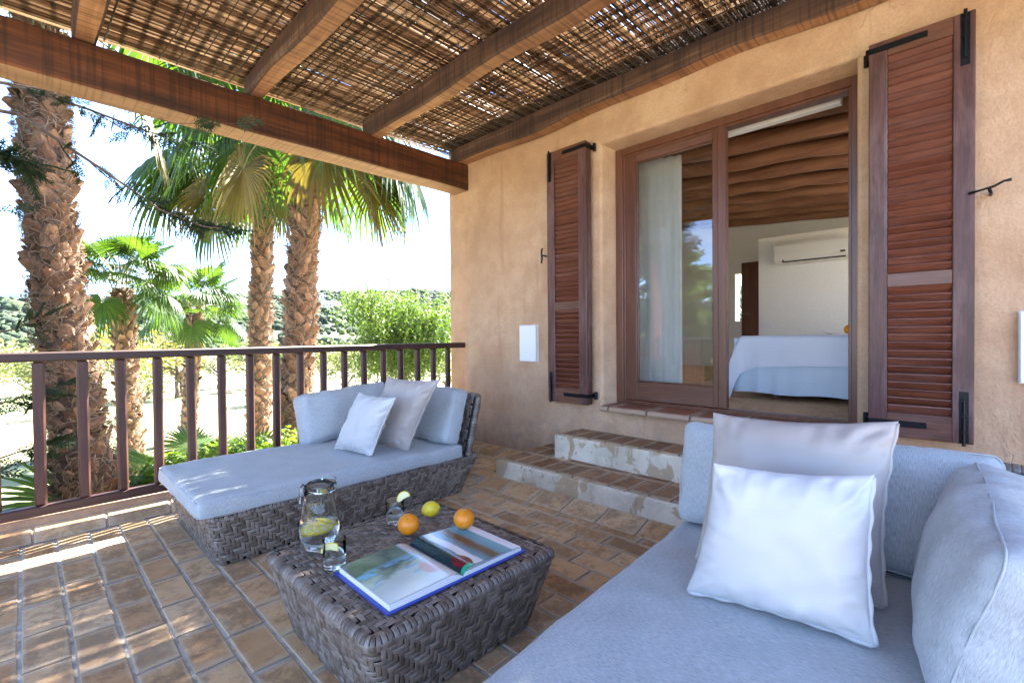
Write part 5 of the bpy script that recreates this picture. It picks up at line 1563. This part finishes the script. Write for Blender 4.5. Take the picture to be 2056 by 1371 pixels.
# low fan palms and shrubs just beyond the terrace
def low_palm(label, x, y, z, azs, s, seed):
    t = thing('low_fan_palm', label, 'palm', (x, y, z), 0, 'low fan palms below the railing')
    rr = random.Random(seed)
    for az, kind, tilt in azs:
        o = link('frond', rr.choice(FR[kind]), t, (0, 0, 0)); a = math.radians(az)
        o.rotation_euler = (Matrix.Rotation(a, 3, 'Z') @ Matrix.Rotation(-math.radians(tilt), 3, 'Y') @ Matrix.Rotation(rr.uniform(-.3, .3), 3, 'X')).to_euler(); o.scale = (s, s, s)
low_palm('low fan palm with wide green leaves at the foot of the thick trunk', .15, 5.6, -1.15, [(200, 'up', -8), (250, 'up', 0), (150, 'mid', 25), (300, 'up', -18), (340, 'mid', 20), (20, 'up', -10), (230, 'mid', 20), (90, 'up', 0)], .95, 4)
low_palm('low fan palm with pointed leaves in front of the farther small palm', 1.75, 8.6, -1.35, [(90, 'up', 10), (200, 'up', -5), (300, 'up', 0), (20, 'up', -15), (250, 'mid', 20)], .85, 5)
low_palm('low fan palm just showing above the lounger left of the palm pair', 1.9, 6.3, -.95, [(60, 'up', 0), (150, 'up', -10), (240, 'up', 0), (330, 'up', -10)], .7, 6)
def shrub(label, x, y, z, s, seed, mat=M_BUSH):
    t = thing('shrub', label, 'shrub', (x, y, z), 0, 'green shrubs below the railing')
    rr = random.Random(seed)
    bl = [((rr.uniform(-.45, .45) * s, rr.uniform(-.4, .4) * s, rr.uniform(.25, .75) * s), (rr.uniform(.2, .34) * s,) * 3) for _ in range(9)]
    link('foliage', blob_mesh('foliage', mat, 2200, .035, (1, 1, 1), seed, blobs=bl, shell=.2), t)
    link('stem', limb_mesh('stem', seed, .35 * s, .02, 6, .45 * s), t)
shrub('bright green shrub beside the thick trunk below the railing', .95, 5.9, -1.0, 1.0, 11)
shrub('bright green shrub above the foot end of the far lounger', 1.65, 6.6, -.9, .95, 12)
shrub('leafy green shrub in front of the palm pair', 2.05, 5.9, -.72, .8, 13)
shrub('leafy green shrub at the left edge below the railing', -.35, 5.0, -1.5, 1.0, 14)
shrub('leafy shrub behind the pillows of the far lounger', 3.0, 7.4, -1.5, 1.3, 15)

# pepper tree with hanging sprays
PT = thing('pepper_tree', 'light green pepper tree with hanging foliage beside the house corner', 'tree', (7.8, 12.06, -2.2))
m = MB(); rr = random.Random(3); tips = []
m.tube([(0, 0, -.3), (.05, .02, 1.0), (-.02, .05, 2.2), (.05, 0, 3.0)], [.17, .14, .12, .10], 10)
for b in range(11):
    a = 6.283 * b / 11 + rr.uniform(-.3, .3); sp = rr.uniform(.6, 1.35); st = Vector((0, 0, rr.uniform(1.9, 3.0))); pts = [st]
    for k in range(1, 6):
        f = k / 5; pts.append(st + Vector((math.cos(a) * sp * f, math.sin(a) * sp * f, 2.25 * f * rr.uniform(.7, 1.1) - .45 * f * f))); a += rr.uniform(-.3, .3)
    m.tube(pts, [.075 * (1 - .16 * k) for k in range(6)], 7); tips += pts[2:]
    for q in range(3):
        s_ = pts[rr.choice((2, 3, 4))]; a2 = a + rr.uniform(-1.4, 1.4); pp = [s_ + Vector((math.cos(a2) * .6 * k / 3, math.sin(a2) * .6 * k / 3, .55 * k / 3 - .25 * (k / 3) ** 2)) for k in range(4)]
        m.tube(pp, [.028 - .006 * k for k in range(4)], 5); tips += pp[1:]
m.build('trunk', M_BARK, PT, smooth=True)
def pepper_crown():
    rng = np.random.default_rng(8); T = np.array([t_[:] for t_ in tips]); ns = 3600
    o = T[rng.integers(0, len(T), ns)] + rng.normal(0, [.34, .34, .25], (ns, 3))
    L = rng.uniform(.35, 1.1, ns); nl = 12
    dr = rng.normal(0, .35, (ns, 2)); cs = []; ds = []
    for q in range(nl):
        f = q / (nl - 1)
        c = o + np.stack([dr[:, 0] * f * L, dr[:, 1] * f * L, .10 * np.sin(f * 2.4) - L * f ** 1.4], 1)
        for sg in (-1, 1):
            a = rng.normal(size=(ns, 3)); a[:, 2] = -abs(a[:, 2]) * .9 - .3; a /= np.linalg.norm(a, axis=1, keepdims=True)
            cs.append(c + a * .03); ds.append(a)
    c = np.concatenate(cs); a = np.concatenate(ds); n = len(c)
    b = np.cross(a, rng.normal(size=(n, 3))); b /= np.linalg.norm(b, axis=1, keepdims=True)
    s = rng.uniform(.035, .065, (n, 1))
    V = np.stack([c - a * s, c + b * s * .22, c + a * s, c - b * s * .22], 1).reshape(-1, 3)
    tag(link('crown', npmesh('crown', V, np.arange(4 * n).reshape(n, 4), M_PEPPER), PT), kind='stuff')
pepper_crown()

# cypress standing left of the view; its boughs reach across
CY = thing('cypress', 'dark cypress whose boughs hang in front of the palms from the picture edge', 'cypress', (-2.0, 5.6, -1.9))
def spray(seed):
    """flat spray of scale leaves along +X"""
    rr = random.Random(seed); m = MB()
    def twig(p, ang, L, lev):
        n = max(3, int(L / .035)); q = Vector(p); a = ang
        for k in range(n):
            st = Vector((math.cos(a), math.sin(a), rr.uniform(-.12, .12))) * (L / n)
            w = .0058 if lev < 2 else .0062
            side = Vector((-math.sin(a), math.cos(a), 0)) * w; up = Vector((0, 0, w * .8))
            e = q + st; w2 = w * (.85 if k < n - 1 else .25)
            s2 = side * (w2 / w); u2 = up * (w2 / w)
            m.add([q - side, q + side, e + s2, e - s2, q - up, q + up, e + u2, e - u2], [(0, 1, 2, 3), (4, 5, 6, 7)])
            if lev < 2 and k > 0 and k < n - 0:
                f = 1 - k / n
                for sg in (-1, 1):
                    if rr.random() < .86: twig(q, a + sg * rr.uniform(.5, .8), L * (.42 if lev == 0 else .36) * (.35 + .65 * f) * rr.uniform(.7, 1.15), lev + 1)
            q = q + st; a += rr.uniform(-.09, .09)
    twig((0, 0, 0), 0, .42, 0)
    return m
SPR = [spray(k) for k in range(4)]
SPV = [(np.array(s.v), np.array([f for f in s.f])) for s in SPR]
def sprays_mesh(name, places, mat, rng):
    Vs, Qs, b = [], [], 0
    for (p, d, s) in places:
        V, T = SPV[rng.integers(0, 4)]
        d = np.array(d, float); d /= np.linalg.norm(d); w = rng.normal(size=3); w[2] *= .6; y = np.cross(d, w); y /= np.linalg.norm(y); z = np.cross(d, y)
        Vs.append(np.array(p) + (V[:, :1] * d + V[:, 1:2] * y + V[:, 2:] * z) * s); Qs.append(T + b); b += len(V)
    return npmesh(name, np.concatenate(Vs), np.concatenate(Qs), mat)
rngc = np.random.default_rng(21)
def bough(pts, r0, dens, s, spread, name='bough'):
    pts = [Vector(p) - CY.location for p in pts]
    m = MB(); m.tube(pts, [r0 * (1 - .8 * k / (len(pts) - 1)) for k in range(len(pts))], 6)
    o = m.build(name, M_BARK, CY, smooth=True)
    pl = []; n = len(pts)
    for k in range(dens):
        f = (k + rngc.random()) / dens * (n - 1) * .99; i = int(f); p = pts[i].lerp(pts[i + 1], f - i); t_ = (pts[i + 1] - pts[i]).normalized()
        if f < (n - 1) * spread[0]: continue
        side = Vector(rngc.normal(size=3)); side.z = side.z * .5 - .25
        d = t_ * .5 + side * .55
        pl.append((p, d, s * rngc.uniform(.6, 1.2)))
    pl.append((pts[-1], (pts[-1] - pts[-2]), s))
    tag(link('sprays', sprays_mesh('sprays', pl, M_CYP, rngc), o), kind='stuff')
# boughs given by points in the air between the railing and the palms
bough([(-1.9, 5.6, 2.9), (-.8, 5.2, 2.95), (-.05, 4.95, 2.97), (.35, 4.75, 2.86), (.7, 4.75, 2.80), (.98, 4.75, 2.78)], .018, 46, .52, (.42, 1))
bough([(-1.9, 5.5, 2.6), (-.6, 5.1, 2.78), (-.0, 4.8, 2.72), (.45, 4.75, 2.42), (.80, 4.8, 2.20), (1.1, 4.8, 2.11), (1.32, 4.8, 2.12)], .018, 74, .50, (.40, 1))
bough([(-1.6, 5.3, 2.0), (-.7, 5.0, 2.3), (-.15, 4.8, 2.42), (.05, 4.7, 2.38)], .016, 60, .66, (.45, 1))
bough([(-1.6, 5.4, 1.6), (-.6, 5.0, 1.9), (-.12, 4.8, 2.02)], .013, 20, .55, (.5, 1))
bough([(-1.5, 5.2, .7), (-.6, 5.0, 1.05), (-.05, 4.85, 1.22), (.08, 4.8, 1.30)], .014, 18, .5, (.5, 1))
bough([(-1.5, 5.2, .2), (-.6, 5.0, .6), (-.08, 4.8, .72), (.16, 4.75, .82)], .014, 24, .55, (.5, 1))
bough([(-1.5, 5.2, -.2), (-.5, 4.9, .2), (-.05, 4.8, .36), (.10, 4.75, .40)], .014, 22, .55, (.5, 1))
bough([(-.6, 4.95, 2.9), (.2, 4.4, 2.80), (.75, 3.95, 2.62), (1.02, 3.62, 2.60)], .007, 9, .5, (.72, 1), 'bough')
m = MB(); m.tube([(0, 0, -.3), (.05, 0, 2), (0, .05, 4.5), (.05, 0, 7.5)], [.22, .18, .13, .03], 10); m.build('trunk', M_BARK, CY, smooth=True)
pl = []
for k in range(1500):
    z = rngc.uniform(.8, 7.6); a = rngc.uniform(0, 6.283); R0 = (1.25 if z < 5 else 1.25 * (7.9 - z) / 2.9) * rngc.uniform(.25, 1.0) ** .6
    x, y = R0 * math.cos(a), R0 * math.sin(a)
    if x > .95 and z > 2: continue
    pl.append(((x, y, z), (math.cos(a), math.sin(a), .35), rngc.uniform(.8, 1.6)))
tag(link('crown', sprays_mesh('crown', pl, M_CYP, rngc), CY), kind='stuff')
# second cypress farther off, seen only as a reflection in the glass door
C2 = thing('cypress', 'tall cypress reflected in the pane of the glass door', 'cypress', (-6.6, 8.2, -1.9))
m = MB(); m.tube([(0, 0, -.3), (.05, 0, 2), (0, .05, 4.5), (.05, 0, 7.5)], [.24, .2, .14, .03], 10); m.build('trunk', M_BARK, C2, smooth=True)
pl = []
for k in range(2200):
    z = rngc.uniform(.5, 7.0); a = rngc.uniform(0, 6.283); R0 = (2.7 if z < 4 else 2.7 * (7.4 - z) / 3.4) * rngc.uniform(.25, 1.0) ** .6
    pl.append(((R0 * math.cos(a), R0 * math.sin(a), z), (math.cos(a), math.sin(a), .2), rngc.uniform(1.2, 2.2)))
tag(link('crown', sprays_mesh('crown', pl, M_BUSH, rngc), C2), kind='stuff')

# thin summer haze over the valley
g = G('valley_haze')
pv_ = g.n('ShaderNodeVolumePrincipled', {'Color': (.86, .91, 1.0, 1), 'Density': .000012, 'Anisotropy': .2})
g.nt.links.new(pv_.outputs[0], g.o.inputs[1])
hz = MB(); hz.box(-1700, 1700, -1700, 1700, -60, 110, b=0)
tag(hz.build('haze', g.m), kind='stuff')
